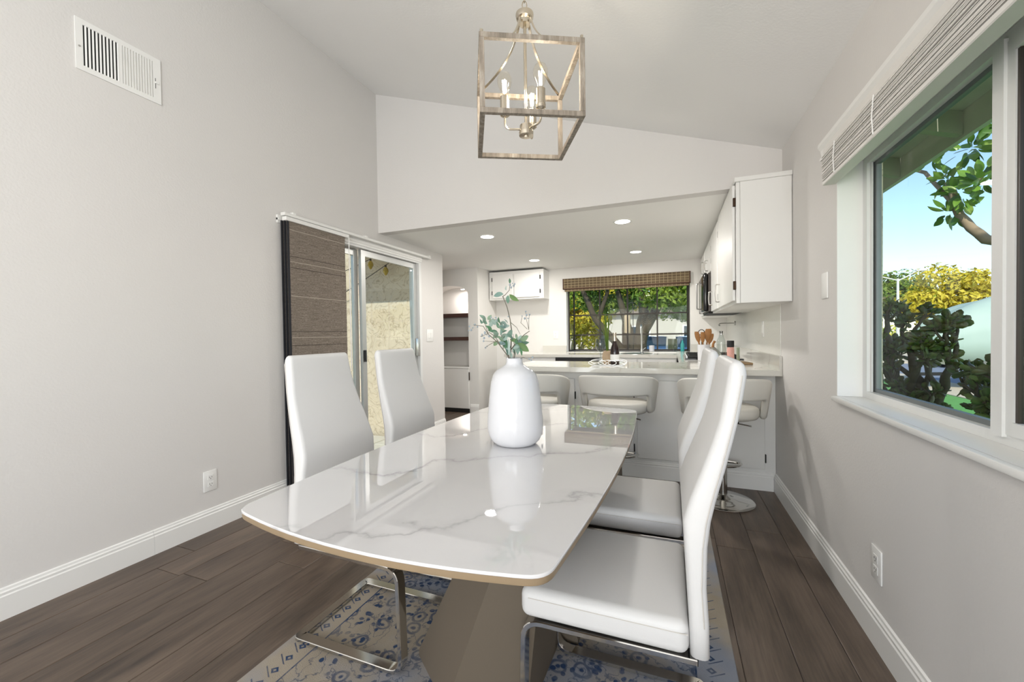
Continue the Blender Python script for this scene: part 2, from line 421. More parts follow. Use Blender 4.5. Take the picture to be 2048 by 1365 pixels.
def bez(a, b, c, n=10):
    a, b, c = Vector(a), Vector(b), Vector(c)
    return [a*(1-q)**2+b*2*q*(1-q)+c*q*q for q in [i/n for i in range(n+1)]]
def wall_with_hole(mb, axis, p0, p1, a0, a1, z0, z1, holes):
    """slab between p0..p1 on 'axis', spanning a0..a1 on the other horizontal axis, with rectangular holes (h0,h1,hz0,hz1)"""
    def B(h0, h1, k0, k1):
        if h1-h0 < 1e-6 or k1-k0 < 1e-6: return
        if axis == 'x': mb.box(p0, p1, h0, h1, k0, k1)
        else: mb.box(h0, h1, p0, p1, k0, k1)
    cur = a0
    for h0, h1, k0, k1 in sorted(holes):
        B(cur, h0, z0, z1); B(h0, h1, z0, k0); B(h0, h1, k1, z1); cur = h1
    B(cur, a1, z0, z1)
    return mb

# ================================================================== THE ROOM
XL, XR, YG, YK = -2.6814, 0.7193, 3.2933, 6.25
ZC, ZS, SL = 3.5645, 2.2067, 0.3339
def zceil(x): return ZC-SL*(x-XL)
YREAR = -3.5
YN, XN = 4.50, -3.62          # nook behind the end of the left wall
YP, XP = 5.545, -2.705        # pantry block with the arched niche

# floor of separate planks over a dark joint bed
fl = obj('floor', MB().box(XL-0.10, XR+0.05, YREAR, YK+0.05, -0.12, -0.004).box(XN-0.1, XL-0.10, YN-0.02, YK+0.05, -0.12, -0.004), 'floor_joint', label='dark brown wood plank floor running the length of the dining room and kitchen', cat='floor', kind='structure')
rnd = random.Random(5)
pw, pl, gap = 0.182, 1.24, 0.0022
def plank_mesh(w, l):
    mb = MB(); c = 0.0025
    mb.loft([[(-w/2, -l/2, -0.004), (w/2, -l/2, -0.004), (w/2, l/2, -0.004), (-w/2, l/2, -0.004)],
             [(-w/2, -l/2, -c*0.6), (w/2, -l/2, -c*0.6), (w/2, l/2, -c*0.6), (-w/2, l/2, -c*0.6)],
             [(-w/2+c, -l/2+c, 0), (w/2-c, -l/2+c, 0), (w/2-c, l/2-c, 0), (-w/2+c, l/2-c, 0)]])
    return mesh('plank', mb, 'plank_wood', 0)
cache = {}
x = XN
row = 0
while x < XR-0.02:
    w = min(pw, XR-x)
    if x < XL < x+pw: w = XL-x        # the row ends at the line of the left wall
    y = (-0.3 - rnd.random()*pl) if x+w > XL else YN
    if x+w > XL: y = -0.35-rnd.random()*0.9
    while y < YK:
        l = min(pl, YK-y)
        if l > 0.02:
            key = (round(w-gap, 4), round(l-gap, 4))
            if key not in cache: cache[key] = plank_mesh(*key)
            link('plank', cache[key], None, fl, (x+w/2, y+l/2, 0))
        y += pl
    x += w; row += 1
# rear half of the room, behind the camera: planks joined
mb = MB(); x = XN
while x < XR-0.02:
    if x+pw > XL:
        y = YREAR
        while y < -1.25:
            mb.box(x+0.001, min(x+pw, XR)-0.001, y+0.001, min(y+pl, -1.25)-0.001, -0.004, 0); y += pl
    x += pw
o = obj('plank_rear', mb, 'plank_wood', fl, smooth=0); o['kind'] = 'stuff'

# walls
LT = 0.15
DOOR = (2.22, 4.02, 0.0, 2.06)
mb = wall_with_hole(MB(), 'x', XL-LT, XL, YREAR, YN, 0, ZC+0.25, [DOOR])
mb.box(XN-0.1, XL-LT, YN-0.12, YN, 0, ZS+0.1)
obj('wall_left', mb, 'wall_paint', label='tall light greige wall with the air vent and patio door', cat='wall', kind='structure', smooth=0)
WIN = (0.52, 2.311, 0.884, 1.955)
mb = wall_with_hole(MB(), 'x', XR, XR+0.16, YREAR, YK, 0, 2.75, [(-3.40, -1.20, 0.70, 2.2), (0.52, 2.311, 0.861, 1.955)])  # the hole behind the camera is an added opening at the fill light
obj('wall_right', mb, 'wall_paint', label='light greige wall with the large sliding window', cat='wall', kind='structure', smooth=0)
# gable above the kitchen opening
g = MB().prism([(XL, ZS), (XR, ZS), (XR, zceil(XR)+0.06), (XL, zceil(XL)+0.06)], 'y', YG, YG+0.10)
obj('wall_gable', g, 'wall_paint', label='sloping greige wall above the kitchen opening', cat='wall', kind='structure', smooth=0)
KWIN = (-1.515, 0.257, 0.905, 1.93)
mb = wall_with_hole(MB(), 'y', YK, YK+0.15, XN-0.1, XR+0.16, 0, ZS+0.1, [(-1.515, 0.257, 0.874, 1.93)])
obj('wall_back', mb, 'kitchen_paint', label='white kitchen wall around the garden window', cat='wall', kind='structure', smooth=0)
mb = wall_with_hole(MB(), 'y', YREAR-0.15, YREAR, XL-LT, XR+0.16, 0, ZC+0.2, [(-2.4, 0.4, 0.35, 2.55)])  # opening added to go with the rear fill light
obj('wall_rear', mb, 'wall_paint', label='unseen wall behind the viewer with an added opening at the fill light', cat='wall', kind='structure', smooth=0)
mb = MB().box(XN-0.1, XN, YN, YP+0.4, 0, ZS+0.1)
obj('wall_nook', mb, 'kitchen_paint', label='white side wall of the nook past the patio door', cat='wall', kind='structure', smooth=0)
# pantry block with arched niche
NX0, NX1, NZ0, NZS, NZT = -3.53, -2.868, 0.70, 1.80, 1.95
arch = [(NX1, NZ0), (NX1, NZS)]
for k in range(1, 14):
    a = PI*k/14; arch.append(((NX0+NX1)/2+(NX1-NX0)/2*math.cos(a)*(1 if abs(math.cos(a)) < 1 else 1), NZS+(NZT-NZS)*math.sin(a)**0.8))
arch += [(NX0, NZS), (NX0, NZ0)]
bm = bmesh.new()
outer = [(XN, 0.0), (XP, 0.0), (XP, ZS), (XN, ZS)]
def ring(bm, pts, y): return [bm.verts.new((p[0], y, p[1])) for p in pts]
ov = ring(bm, outer, YP); iv = ring(bm, arch, YP)
es = [bm.edges.new((r_[i], r_[(i+1) % len(r_)])) for r_ in (ov, iv) for i in range(len(r_))]
bmesh.ops.triangle_fill(bm, use_beauty=True, edges=es, normal=(0, -1, 0))
bk = ring(bm, arch, YP+0.32)
for i in range(len(iv)):
    j = (i+1) % len(iv); bm.faces.new((iv[i], iv[j], bk[j], bk[i]))
bm.faces.new(bk)
mb = MB().bm(bm)
mb.box(XP-0.03, XP, YP+0.001, YK, 0, ZS).box(XN, XP-0.03, YP+0.34, YP+0.38, 0, ZS)
pantry = obj('wall_pantry', mb, 'kitchen_paint', label='white kitchen wall block with an arched shelf niche', cat='wall', kind='structure', smooth=30)
for nm, z0, z1, d in (('upper', 1.462, 1.522, 0.30), ('lower', 1.105, 1.160, 0.28)):
    o = obj('niche_shelf', MB().rbox(NX0+0.004, NX1-0.004, YP+0.008, YP+d, z0, z1, 0.003, 1), 'shelf_wood')
    tag(o, 'dark stained wooden shelf, %s one in the arched niche' % nm, 'shelf', 'shelves in the arched niche')
nl = empty('niche_light', (-3.02, YP+0.12, 1.902), 0, 'small round puck light at the top of the arched niche', 'downlight')
obj('housing', MB().lathe([(0, 0), (0.034, 0), (0.036, 0.004), (0.036, 0.016), (0, 0.016)], n=24), 'plate_white', nl)
obj('lens', MB().lathe([(0, -0.002), (0.028, -0.002), (0.028, -0.0002), (0, -0.0002)], n=24), 'downlight', nl)
lamp('niche_glow', 'AREA', (-3.02, YP+0.12, 1.896), 3.2, (1.0, 0.93, 0.88), shape='DISK', size=0.05, aim=(0, 0, -1))
nc = empty('niche_cupboard', (-3.2, YP, 0), 0, 'white cupboard with a plain door below the arched niche', 'cabinet')
obj('door', MB().rbox(-0.33, 0.335, -0.024, -0.004, 0.065, 0.672, 0.003, 1), 'cabinet_white', nc)
obj('toe_kick', MB().box(-0.33, 0.335, -0.012, -0.003, 0.0, 0.06), 'black_matte', nc)
obj('ledge', MB().rbox(-0.35, 0.345, -0.03, -0.003, 0.676, 0.70, 0.004, 1), 'cabinet_white', nc)
obj('hinge', MB().box(0.338, 0.345, -0.026, -0.006, 0.50, 0.62), 'hinge_bronze', nc)

# ceilings
c = MB().prism([(XL-0.15, zceil(XL-0.15)), (XR+0.16, zceil(XR+0.16)), (XR+0.16, zceil(XR+0.16)+0.14), (XL-0.15, zceil(XL-0.15)+0.14)], 'y', YREAR-0.15, YG+0.10)
obj('ceiling', c, 'ceiling_paint', label='white vaulted ceiling sloping down to the window wall', cat='ceiling', kind='structure', smooth=0)
obj('ceiling_kitchen', MB().box(XN-0.1, XR+0.16, YG+0.10, YK+0.15, ZS, ZS+0.12), 'kitchen_ceiling_paint', label='low flat white kitchen ceiling with four round downlights', cat='ceiling', kind='structure', smooth=0)

# baseboards (stepped profile)
def bb_profile(h=0.135):
    return [(0, 0), (0.016, 0), (0.016, h*0.74), (0.012, h*0.78), (0.013, h*0.86), (0.008, h*0.90), (0.007, h*0.97), (0, h)]
def baseboard(name, p0, p1, nrm, label):
    mb = MB(); a, b = Vector(p0), Vector(p1); n = Vector(nrm)
    mb.loft([[a+n*u+Vector((0, 0, w)) for u, w in bb_profile()], [b+n*u+Vector((0, 0, w)) for u, w in bb_profile()]])
    return obj(name, mb, 'trim_white', label=label, cat='baseboard', kind='structure', smooth=0)
b1 = baseboard('baseboard_left', (XL, YREAR, 0), (XL, 1.3585, 0), (1, 0, 0), 'long white baseboard along the vent wall')
b2 = baseboard('baseboard_left', (XL, 1.3595, 0), (XL, 2.235, 0), (1, 0, 0), 'short white baseboard length up to the patio door')
baseboard('baseboard_right', (XR, YREAR, 0), (XR, 3.487, 0), (-1, 0, 0), 'white baseboard below the large window')
baseboard('baseboard_nook', (XL, 4.06, 0), (XL, YN, 0), (1, 0, 0), 'short white baseboard past the patio door')
baseboard('baseboard_pantry', (NX1+0.02, YP, 0), (XP, YP, 0), (0, -1, 0), 'little white baseboard piece beside the niche cupboard')

# ------------------------------------------------------------------ right-hand sliding window
wy0, wy1, wz0, wz1 = WIN
w1 = empty('window_1', (XR, 0, 0), 0, 'large white aluminium sliding window beside the dining table', 'window', kind='structure')
obj('window_sill', MB().box(0.0, 0.16, wy0, wy1, wz0-0.023, wz0-0.0005).rbox(-0.022, -0.0002, wy0-0.03, wy1+0.006, wz0-0.022, wz0, 0.004, 2), 'trim_white', w1)
# white jamb linings
obj('jamb_lining', MB().box(0.0, 0.10, wy1-0.004, wy1+0.0, wz0, wz1), 'trim_white', w1)
fr = MB()
FX0, FX1 = 0.095, 0.145
fr.box(FX0, FX1, wy1-0.045, wy1-0.004, wz0, wz1).box(FX0, FX1, wy0, wy0+0.04, wz0, wz1)
fr.box(FX0, FX1, wy0+0.04, wy1-0.045, wz0, wz0+0.03).box(FX0, FX1, wy0+0.04, wy1-0.045, wz1-0.03, wz1)
fr.box(FX0+0.012, FX0+0.018, wy1-0.058, wy1-0.045, wz0+0.03, wz1-0.03)
obj('outer_frame', fr, 'vinyl_white', w1, smooth=0)
sa = obj('sash', MB().box(0.118, 0.136, wy1-0.075, wy1-0.045, wz0+0.03, wz1-0.03).box(0.118, 0.136, 1.49, wy1-0.075, wz0+0.03, wz0+0.046).box(0.118, 0.136, 1.49, wy1-0.075, wz1-0.046, wz1-0.03), 'aluminium_dark', w1, smooth=0)
obj('pane', MB().box(0.126, 0.129, 1.49, wy1-0.07, wz0+0.04, wz1-0.04), 'pane', sa, smooth=0)
ms = obj('sash', MB().box(0.085, 0.118, 1.452, 1.492, wz0+0.022, wz1-0.02).box(0.092, 0.116, 1.425, 1.452, wz0+0.03, wz1-0.03).box(0.088, 0.116, wy0+0.04, 1.425, wz0+0.03, wz0+0.065).box(0.088, 0.116, wy0+0.04, 1.425, wz1-0.065, wz1-0.03), 'vinyl_white', w1, smooth=0)
obj('pane', MB().box(0.100, 0.103, wy0+0.04, 1.426, wz0+0.06, wz1-0.06), 'pane_grey', ms, smooth=0)
obj('seal', MB().box(0.0955, 0.112, 1.4155, 1.4245, wz0+0.065, wz1-0.065), 'brown_dark', ms, smooth=0)

# raised blind with stacked slats, and its crown valance
vb = empty('window_blind', (XR-0.035, 1.42, 0), 0, 'raised white venetian blind stacked at the top of the large window', 'blind')
bl0, bl1 = -0.90, 0.875
obj('headrail', MB().rbox(-0.022, 0.022, bl0, bl1, 2.000, 2.045, 0.003, 1), 'slat_white', vb)
slm = mesh('slat', MB().prism([(-0.026, 0), (0, 0.0022), (0.026, 0), (0.026, 0.0028), (0, 0.0048), (-0.026, 0.0028)], 'y', bl0, bl1), 'slat_white', 0)
NS = 22
for i in range(NS): link('slat', slm, None, vb, (rnd.uniform(-0.0025, 0.0025), rnd.uniform(-0.004, 0.004), 1.880+i*0.0054))
obj('bottom_rail', MB().rbox(-0.026, 0.026, bl0, bl1, 1.858, 1.876, 0.003, 1), 'slat_white', vb)
for yy in (0.72, 0.36, -0.35):
    obj('lift_cord', MB().tube([(-0.028, yy, 1.865), (-0.0305, yy+0.004, 1.93), (-0.028, yy-0.003, 2.0)], 0.0022, 6), 'trim_white', vb)
pr = [(0.0, 1.985), (-0.058, 1.985), (-0.060, 1.995), (-0.052, 2.005), (-0.056, 2.03), (-0.066, 2.045), (-0.066, 2.062), (0.0, 2.062)]
obj('trim_1', MB().loft([[(XR+a, yy, b) for a, b in pr] for yy in (0.45, 2.335)]), 'trim_white', label='white crown moulded valance above the window blind', cat='valance', kind='structure', smooth=0)

# ------------------------------------------------------------------ kitchen garden window
w2 = empty('window_2', (0, YK, 0), 0, 'black barred garden window above the kitchen sink', 'window', kind='structure')
kx0, kx1, kz0, kz1 = KWIN
GD = 0.36
obj('sill', MB().box(kx0, kx1, -0.01, GD+0.15, kz0-0.03, kz0), 'quartz', w2, smooth=0)
fr = MB(); bw = 0.022
for xx in (kx0+0.004, kx1-bw-0.004): fr.box(xx, xx+bw, GD+0.11, GD+0.14, kz0, kz1)
fr.box(kx0, kx1, GD+0.11, GD+0.14, kz1-0.03, kz1).box(kx0, kx1, GD+0.11, GD+0.14, kz0, kz0+0.02)
for xx in (kx0+0.001, kx1-0.018):
    fr.box(xx, xx+0.017, 0.15, GD+0.11, kz1-0.025, kz1).box(xx, xx+0.017, 0.15, GD+0.11, kz0, kz0+0.02).box(xx, xx+0.017, 0.125, 0.15, kz0, kz1)
obj('frame', fr, 'bronze_frame', w2, smooth=0)
for xx in (-1.075, -0.638, -0.192): obj('muntin', MB().box(xx-0.011, xx+0.011, GD+0.112, GD+0.138, kz0+0.02, kz1-0.03), 'bronze_frame', w2, smooth=0)
for zz in (1.16, 1.485):
    obj('muntin', MB().box(kx0+0.026, kx1-0.026, GD+0.113, GD+0.137, zz-0.011, zz+0.011), 'bronze_frame', w2, smooth=0)
    for xx in (kx0+0.003, kx1-0.018): obj('muntin', MB().box(xx, xx+0.015, 0.15, GD+0.11, zz-0.009, zz+0.009), 'bronze_frame', w2, smooth=0)
xs = [kx0+0.026, -1.086, -1.064, -0.649, -0.627, -0.203, -0.181, kx1-0.026]; zs = [kz0+0.02, 1.149, 1.171, 1.474, 1.496, kz1-0.03]
for i in range(0, 8, 2):
    for j in range(0, 6, 2): obj('pane', MB().box(xs[i], xs[i+1], GD+0.123, GD+0.126, zs[j], zs[j+1]), 'pane', w2, smooth=0)
for xx in (kx0+0.008, kx1-0.011):
    for j in range(0, 6, 2): obj('pane', MB().box(xx, xx+0.003, 0.15, GD+0.11, zs[j], zs[j+1]), 'pane', w2, smooth=0)
obj('hood', MB().prism([(0.15, kz1+0.001), (GD+0.15, kz1+0.001), (GD+0.15, kz1+0.02), (0.15, kz1+0.14)], 'x', kx0-0.01, kx1+0.01), 'bronze_frame', w2, smooth=0)
# bamboo roman shade
bs = empty('bamboo_shade', (-0.646, YK, 0), 0, 'folded brown bamboo roman shade above the kitchen window', 'shade')
obj('valance', MB().rbox(-0.905, 0.905, -0.055, -0.012, 1.885, 2.036, 0.003, 1), 'bamboo', bs)
obj('edge_tape', MB().box(-0.909, -0.893, -0.058, -0.012, 1.880, 2.036).box(0.893, 0.909, -0.058, -0.012, 1.880, 2.036).box(-0.909, 0.909, -0.058, -0.012, 1.872, 1.886), 'bamboo_tape', bs, smooth=0)
obj('folded_shade', MB().rbox(-0.880, 0.890, -0.045, -0.014, 1.838, 1.872, 0.003, 1), 'bamboo', bs)

# ------------------------------------------------------------------ sliding patio door
d1 = empty('door_1', (XL, 0, 0), 0, 'sliding glass patio door in an aluminium frame on the vent wall', 'door', kind='structure')
dy0, dy1, dz1 = DOOR[0], DOOR[1], DOOR[3]
fr = MB()
fr.box(-0.13, 0.004, dy1-0.045, dy1, 0.0, dz1).box(-0.13, 0.004, dy0, dy0+0.045, 0.0, dz1)
fr.box(-0.13, 0.004, dy0+0.045, dy1-0.045, dz1-0.045, dz1)
obj('frame', fr, 'vinyl_white', d1, smooth=0)
obj('casing', MB().box(0.001, 0.014, dy0-0.05, dy1, 2.035, 2.092).box(0.001, 0.020, dy0-0.05, dy1, 2.055, 2.070), 'trim_white', d1, smooth=0)
obj('track', MB().box(-0.13, 0.0, dy0+0.045, dy1-0.045, 0.0, 0.022).box(-0.055, -0.045, dy0+0.045, dy1-0.045, 0.022, 0.034).box(-0.105, -0.095, dy0+0.045, dy1-0.045, 0.022, 0.034), 'aluminium', d1, smooth=0)
def slider(y0, y1, x, lab):
    s = obj('sliding_panel', MB().box(x-0.016, x+0.016, y0, y0+0.055, 0.034, dz1-0.05).box(x-0.016, x+0.016, y1-0.055, y1, 0.034, dz1-0.05)
            .box(x-0.014, x+0.014, y0+0.055, y1-0.055, 0.034, 0.062).box(x-0.014, x+0.014, y0+0.055, y1-0.055, dz1-0.105, dz1-0.05), 'aluminium', d1, smooth=0)
    obj('pane', MB().box(x-0.002, x+0.002, y0+0.05, y1-0.05, 0.06, dz1-0.10), 'pane_grey', s, smooth=0)
    return s
p1 = slider(dy0+0.05, 3.085, -0.095, 'fixed'); p2 = slider(3.075, dy1-0.05, -0.045, 'sliding')
obj('latch', MB().rbox(-0.03, -0.012, 3.085, 3.11, 0.95, 1.06, 0.003, 1), 'black_matte', p2)
obj('pull_handle', MB().rbox(-0.028, 0.012, 3.925, 3.965, 0.96, 1.16, 0.006, 2), 'steel_brushed', p2)
# panel track blind drawn to the left
pb = empty('panel_blind', (XL+0.045, 2.5, 0), 0, 'grey brown woven panel blind drawn aside on a white ceiling rail', 'blind')
obj('rail', MB().rbox(-0.02, 0.022, -0.315, 1.635, 2.086, 2.110, 0.003, 1), 'trim_white', pb)
obj('rail', MB().rbox(-0.012, 0.030, -0.31, 0.318, 2.050, 2.080, 0.003, 1), 'trim_white', pb)
for yy in (-0.225, 0.555, 1.62): obj('bracket', MB().rbox(-0.042, 0.018, yy-0.016, yy+0.016, 2.104, 2.126, 0.003, 1), 'plate_white', pb)
for k in range(3):
    x0 = -0.016+k*0.016
    pts = [(0.0, 2.052), (0.0, 0.09)]
    prof = []
    for i in range(13):
        z = 2.052-(2.052-0.095)*i/12; prof.append(z)
    mb = MB()
    rings = []
    for z in prof:
        sag = 0.02*math.sin(min(1, (2.052-z)/0.25)*PI) if k == 2 and z > 1.80 else 0
        y1 = 0.305-0.012*k-sag
        rings.append([(x0-0.002, -0.312+0.012*k, z), (x0+0.002, -0.312+0.012*k, z), (x0+0.002, y1, z), (x0-0.002, y1, z)])
    cl = obj('cloth_panel', mb.loft(rings), 'panel_cloth', pb, smooth=0)
    obj('edge_binding', MB().box(x0-0.003, x0+0.003, -0.316+0.012*k, -0.300+0.012*k, 0.094, 2.05), 'cloth_edge', cl, smooth=0)
    if k == 2:
        for z, d in ((1.99, 0), (1.795, 1), (1.755, 0), (1.71, 1), (1.50, 0), (1.235, 1), (1.19, 0), (1.13, 1), (0.79, 0), (0.60, 1), (0.45, 0), (0.34, 1), (0.22, 0)):
            obj('slub', MB().box(x0+0.0015, x0+0.0028, -0.272, 0.275, z-0.0018, z+0.0018), 'slub_dark' if d else 'slub_light', cl, smooth=0)
obj('pull_wand', MB().tube([(0.03, 0.312, 2.05), (0.03, 0.313, 0.9)], 0.004, 8), 'trim_white', pb)

# ================================================================== DINING FURNITURE
# rug
rc = (-0.598, 1.52)
obj('area_rug', MB().rbox(-0.805, 0.805, -1.18, 1.18, 0.0005, 0.010, 0.003, 1), 'rug_pile', loc=(rc[0], rc[1], 0), label='faded beige and blue patterned area rug under the dining table', cat='rug')

# dining table
TT = 0.76
tb = empty('dining_table', (-0.605, 1.53, 0.010), R(-1.0), 'white marbled dining table with curved edges and a taupe slanted pedestal', 'table')
def table_outline(inset=0.0):
    hx_, hy, bx, by, rc_ = 0.412-inset, 0.835-inset, 0.040, 0.052, 0.040
    def side(p0, p1, bulge, nrm, n=14):
        out = []
        for i in range(n+1):
            q = i/n; p = Vector(p0)*(1-q)+Vector(p1)*q; out.append(p+Vector(nrm)*bulge*(1-(2*q-1)**2))
        return out
    s = [side((hx_, -hy), (hx_, hy), bx, (1, 0)), side((hx_, hy), (-hx_, hy), by, (0, 1)), side((-hx_, hy), (-hx_, -hy), bx, (-1, 0)), side((-hx_, -hy), (hx_, -hy), by, (0, -1))]
    out = []
    for i in range(4):
        cur, nxt = s[i], s[(i+1) % 4]
        def cut(L, d, rev):
            L = L[::-1] if rev else L; acc = 0
            for k in range(len(L)-1):
                seg = (L[k+1]-L[k]).length
                if acc+seg > d: return k+1, L[k]+(L[k+1]-L[k])*((d-acc)/seg)
                acc += seg
        k1, e = cut(cur, rc_, True); k0, b = cut(nxt, rc_, False)
        cur_core = cur[:len(cur)-k1]
        if i == 0: first_trim = None
        out.append((cur_core, e, cur[-1], b, k0))
    pts = []
    for i in range(4):
        core, e, corner, b, k0 = out[i]; prevk0 = out[i-1][4]
        pts += [p for p in core[prevk0:]]
        pts += [e*(1-q)**2+corner*2*q*(1-q)+b*q*q for q in [j/6 for j in range(7)]]
    return [(p[0], p[1]) for p in pts]
ol, oi_ = table_outline(0), table_outline(0.002)
zt = TT-0.010
obj('tabletop', MB().loft([[(x, y, zt-0.0065) for x, y in oi_], [(x, y, zt-0.0055) for x, y in ol], [(x, y, zt-0.002) for x, y in ol], [(x, y, zt) for x, y in oi_]]), 'table_stone', tb, smooth=20)
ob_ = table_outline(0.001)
obj('edge_reflection_band', MB().loft([[(x, y, zt-0.0205) for x, y in oi_], [(x, y, zt-0.0165) for x, y in ob_], [(x, y, zt-0.0066) for x, y in ob_]]), 'floor_reflection_tan', tb, smooth=20)  # lower edge coloured tan to paint in the floor's reflection
obj('underframe', MB().rbox(-0.28, 0.28, -0.55, 0.55, zt-0.036, zt-0.0217, 0.004, 1), 'black_matte', tb)
bot = [(-0.265, -0.28), (-0.052, -0.436), (0.195, -0.38), (0.200, 0.02), (-0.27, 0.02)]
top = [(0.075, -0.28), (0.20, -0.42), (0.275, -0.38), (0.275, 0.02), (0.06, 0.02)]
for s_ in (1, -1):
    mb = MB().loft([[(s_*x, s_*y, 0.0) for x, y in bot], [(s_*x, s_*y, 0.022) for x, y in bot], [(s_*x, s_*y, zt-0.0362) for x, y in top]])
    obj('pedestal_blade', mb, 'pedestal', tb, smooth=20)

# cantilever dining chairs
FRONT = [(-.216, .388), (-.217, .47), (-.212, .56), (-.207, .656), (-.205, .717), (-.222, .771), (-.250, .845), (-.274, .911), (-.290, .964), (-.301, 1.023), (-.310, 1.075)]
REAR = [(-.266, .388), (-.262, .47), (-.257, .56), (-.260, .656), (-.268, .717), (-.281, .771), (-.302, .845), (-.319, .911), (-.332, .964), (-.344, 1.023), (-.352, 1.075)]
def make_chair():
    ch = empty('dining_chair', (0, 0, 0))
    obj('seat', MB().rbox(-0.218, 0.222, -0.215, 0.215, 0.385, 0.470, 0.026, 5), 'leather_white', ch, smooth=60)
    rings = []
    st = list(zip(FRONT, REAR)); n = len(st)
    def sec(f, r, hw, shrink=0.0, up=0.0):
        f, r = Vector((f[0], 0, f[1])), Vector((r[0], 0, r[1])); mid = (f+r)/2; d = (f-r); th = d.length-2*shrink; d.normalize()
        up_ = Vector((0, 0, up))
        return [mid+up_+d*b+Vector((0, a, 0)) for a, b in rrect(2*(hw-shrink), th, min(0.018, th*0.45), 4)]
    for i, (f, r) in enumerate(st):
        q = min(1, max(0, (f[1]-0.55)/0.5)); hw = 0.215-0.052*q**1.15
        if i == 0: rings.append(sec(f, r, hw, 0.012, -0.004)); rings.append(sec(f, r, hw, 0.003, 0.002))
        else: rings.append(sec(f, r, hw))
    f, r = st[-1]; hw = 0.163
    for up, sh in ((0.016, 0.002), (0.026, 0.006), (0.033, 0.013)): rings.append(sec(f, r, hw, sh, up))
    bk = obj('backrest', MB().loft(rings), 'leather_white', ch, smooth=60)
    # piping seams along the side faces of the back and of the seat
    for s_ in (1, -1):
        pts = []
        for (f, r) in st[1:]:
            q = min(1, max(0, (f[1]-0.55)/0.5)); hw = 0.215-0.052*q**1.15
            pts.append((r[0]+0.012, s_*(hw+0.0002), r[1]))
        obj('seam', MB().tube(pts, 0.0014, 5), 'stitch', bk)
        obj('seam', MB().tube([(-0.214, s_*0.2148, 0.446), (0.196, s_*0.2148, 0.446)], 0.0012, 5), 'stitch', ch)
    # flat-bar chrome frame: one continuous loop open at the back under the seat
    a = 0.188
    path = [(-0.235, a, 0.376), (0.215, a, 0.372), (0.225, a, 0.0085), (-0.262, a, 0.0085), (-0.262, -a, 0.0085), (0.225, -a, 0.0085), (0.215, -a, 0.372), (-0.235, -a, 0.376)]
    P = []
    full = [Vector(p) for p in path]
    P = [full[0]]
    for i in range(1, 7):
        rr = 0.055 if i in (1, 2, 5, 6) else 0.012
        P += fillet([full[i-1], full[i], full[i+1]], rr, 7 if rr > 0.03 else 3)[1:-1]
    P.append(full[7])
    obj('cantilever_frame', MB().sweep(P, rrect(0.040, 0.015, 0.002, 1), up=(0, 0, 1)), 'chrome', ch, smooth=25)
    for s_ in (1, -1): obj('frame_end_cap', MB().box(-0.2375, -0.2352, s_*a-0.019, s_*a+0.019, 0.369, 0.383), 'black_matte', ch, smooth=0)
    return ch
chair = make_chair()
for i, (x, y, rz, lab) in enumerate([
    (-1.102, 1.352, 0, 'white high-backed dining chair at the near left, in front of the panel blind'),
    (-1.102, 1.885, 0, 'white high-backed leather dining chair at the far left, in front of the glass door'),
    (-0.180, 1.275, 180, 'white leather dining chair nearest the viewer on the window side'),
    (-0.180, 1.878, 180, 'white leather dining chair on the window side nearer the breakfast bar')]):
    c = chair if i == 0 else copy_tree(chair)
    c.location = (x, y, 0.0105); c.rotation_euler = (0, 0, R(rz)); tag(c, lab, 'chair', 'dining chairs around the table')

# vase and artificial greenery
VX, VY = -0.577, 1.505
prof = [(0.0, 0.0), (0.070, 0.0), (0.082, 0.004), (0.096, 0.018), (0.106, 0.040), (0.1105, 0.068), (0.1095, 0.105), (0.1055, 0.150), (0.0995, 0.205), (0.094, 0.245), (0.086, 0.272), (0.072, 0.290), (0.050, 0.303), (0.036, 0.312), (0.0315, 0.322), (0.032, 0.333), (0.0330, 0.337), (0.031, 0.338), (0.026, 0.334), (0.026, 0.30), (0.0, 0.28)]
obj('vase', MB().lathe(prof, n=56), 'ceramic_white', label='tall glossy white ceramic vase on the dining table', cat='vase', loc=(VX, VY, TT+0.0005), smooth=60)
gr = empty('greenery', (VX, VY, TT+0.0005), 0, 'artificial sage green berry branches standing in the white vase', 'plant')
rnd = random.Random(11)
def sp(X, Y, d=0.0): # sprig drawing plane across the vase
    px, py = 930+X/7.587-1028, 560+Y/7.587
    u = px*0.00213
    return Vector((u*0.97-d*0.24, u*0.24+d*0.97, 0.336+(718-py)*0.00213))
def stem(pts, r0, r1, mat='twig'):
    P = [sp(*p) for p in pts]
    Q = []
    for i in range(len(P)-1):
        for k in range(4): Q.append(P[i].lerp(P[i+1], k/4))
    Q.append(P[-1]); n = len(Q)
    obj('stem', MB().tube(Q, [r0+(r1-r0)*i/(n-1) for i in range(n)], 6), mat, gr)
stem([(700, 1330, 0), (690, 1190, 0.0), (700, 800, 0.02), (680, 640, 0.02), (640, 470, 0.02), (575, 310, 0.03), (610, 290, 0.03), (670, 225, 0.03), (690, 90, 0.03)], 0.0028, 0.0010)
stem([(700, 1330, 0), (670, 1180, -0.01), (520, 960, -0.03), (400, 850, -0.04), (340, 740, -0.05), (200, 720, -0.05)], 0.0028, 0.0010)
stem([(690, 1330, 0), (650, 1130, 0.01), (800, 940, 0.0), (900, 860, -0.01), (970, 815, -0.02)], 0.0028, 0.0012)
stem([(960, 800, -0.02), (930, 660, -0.02), (920, 560, -0.02)], 0.001, 0.0007)
stem([(940, 790, -0.02), (850, 700, -0.02), (870, 610, -0.02)], 0.001, 0.0007)
stem([(960, 790, -0.02), (965, 680, -0.03), (972, 590, -0.03)], 0.001, 0.0007)
stem([(690, 690, 0.02), (770, 760, 0.03), (820, 860, 0.03)], 0.0012, 0.0007)
stem([(740, 1200, 0), (730, 1000, 0.03), (710, 850, 0.04)], 0.0018, 0.0009)
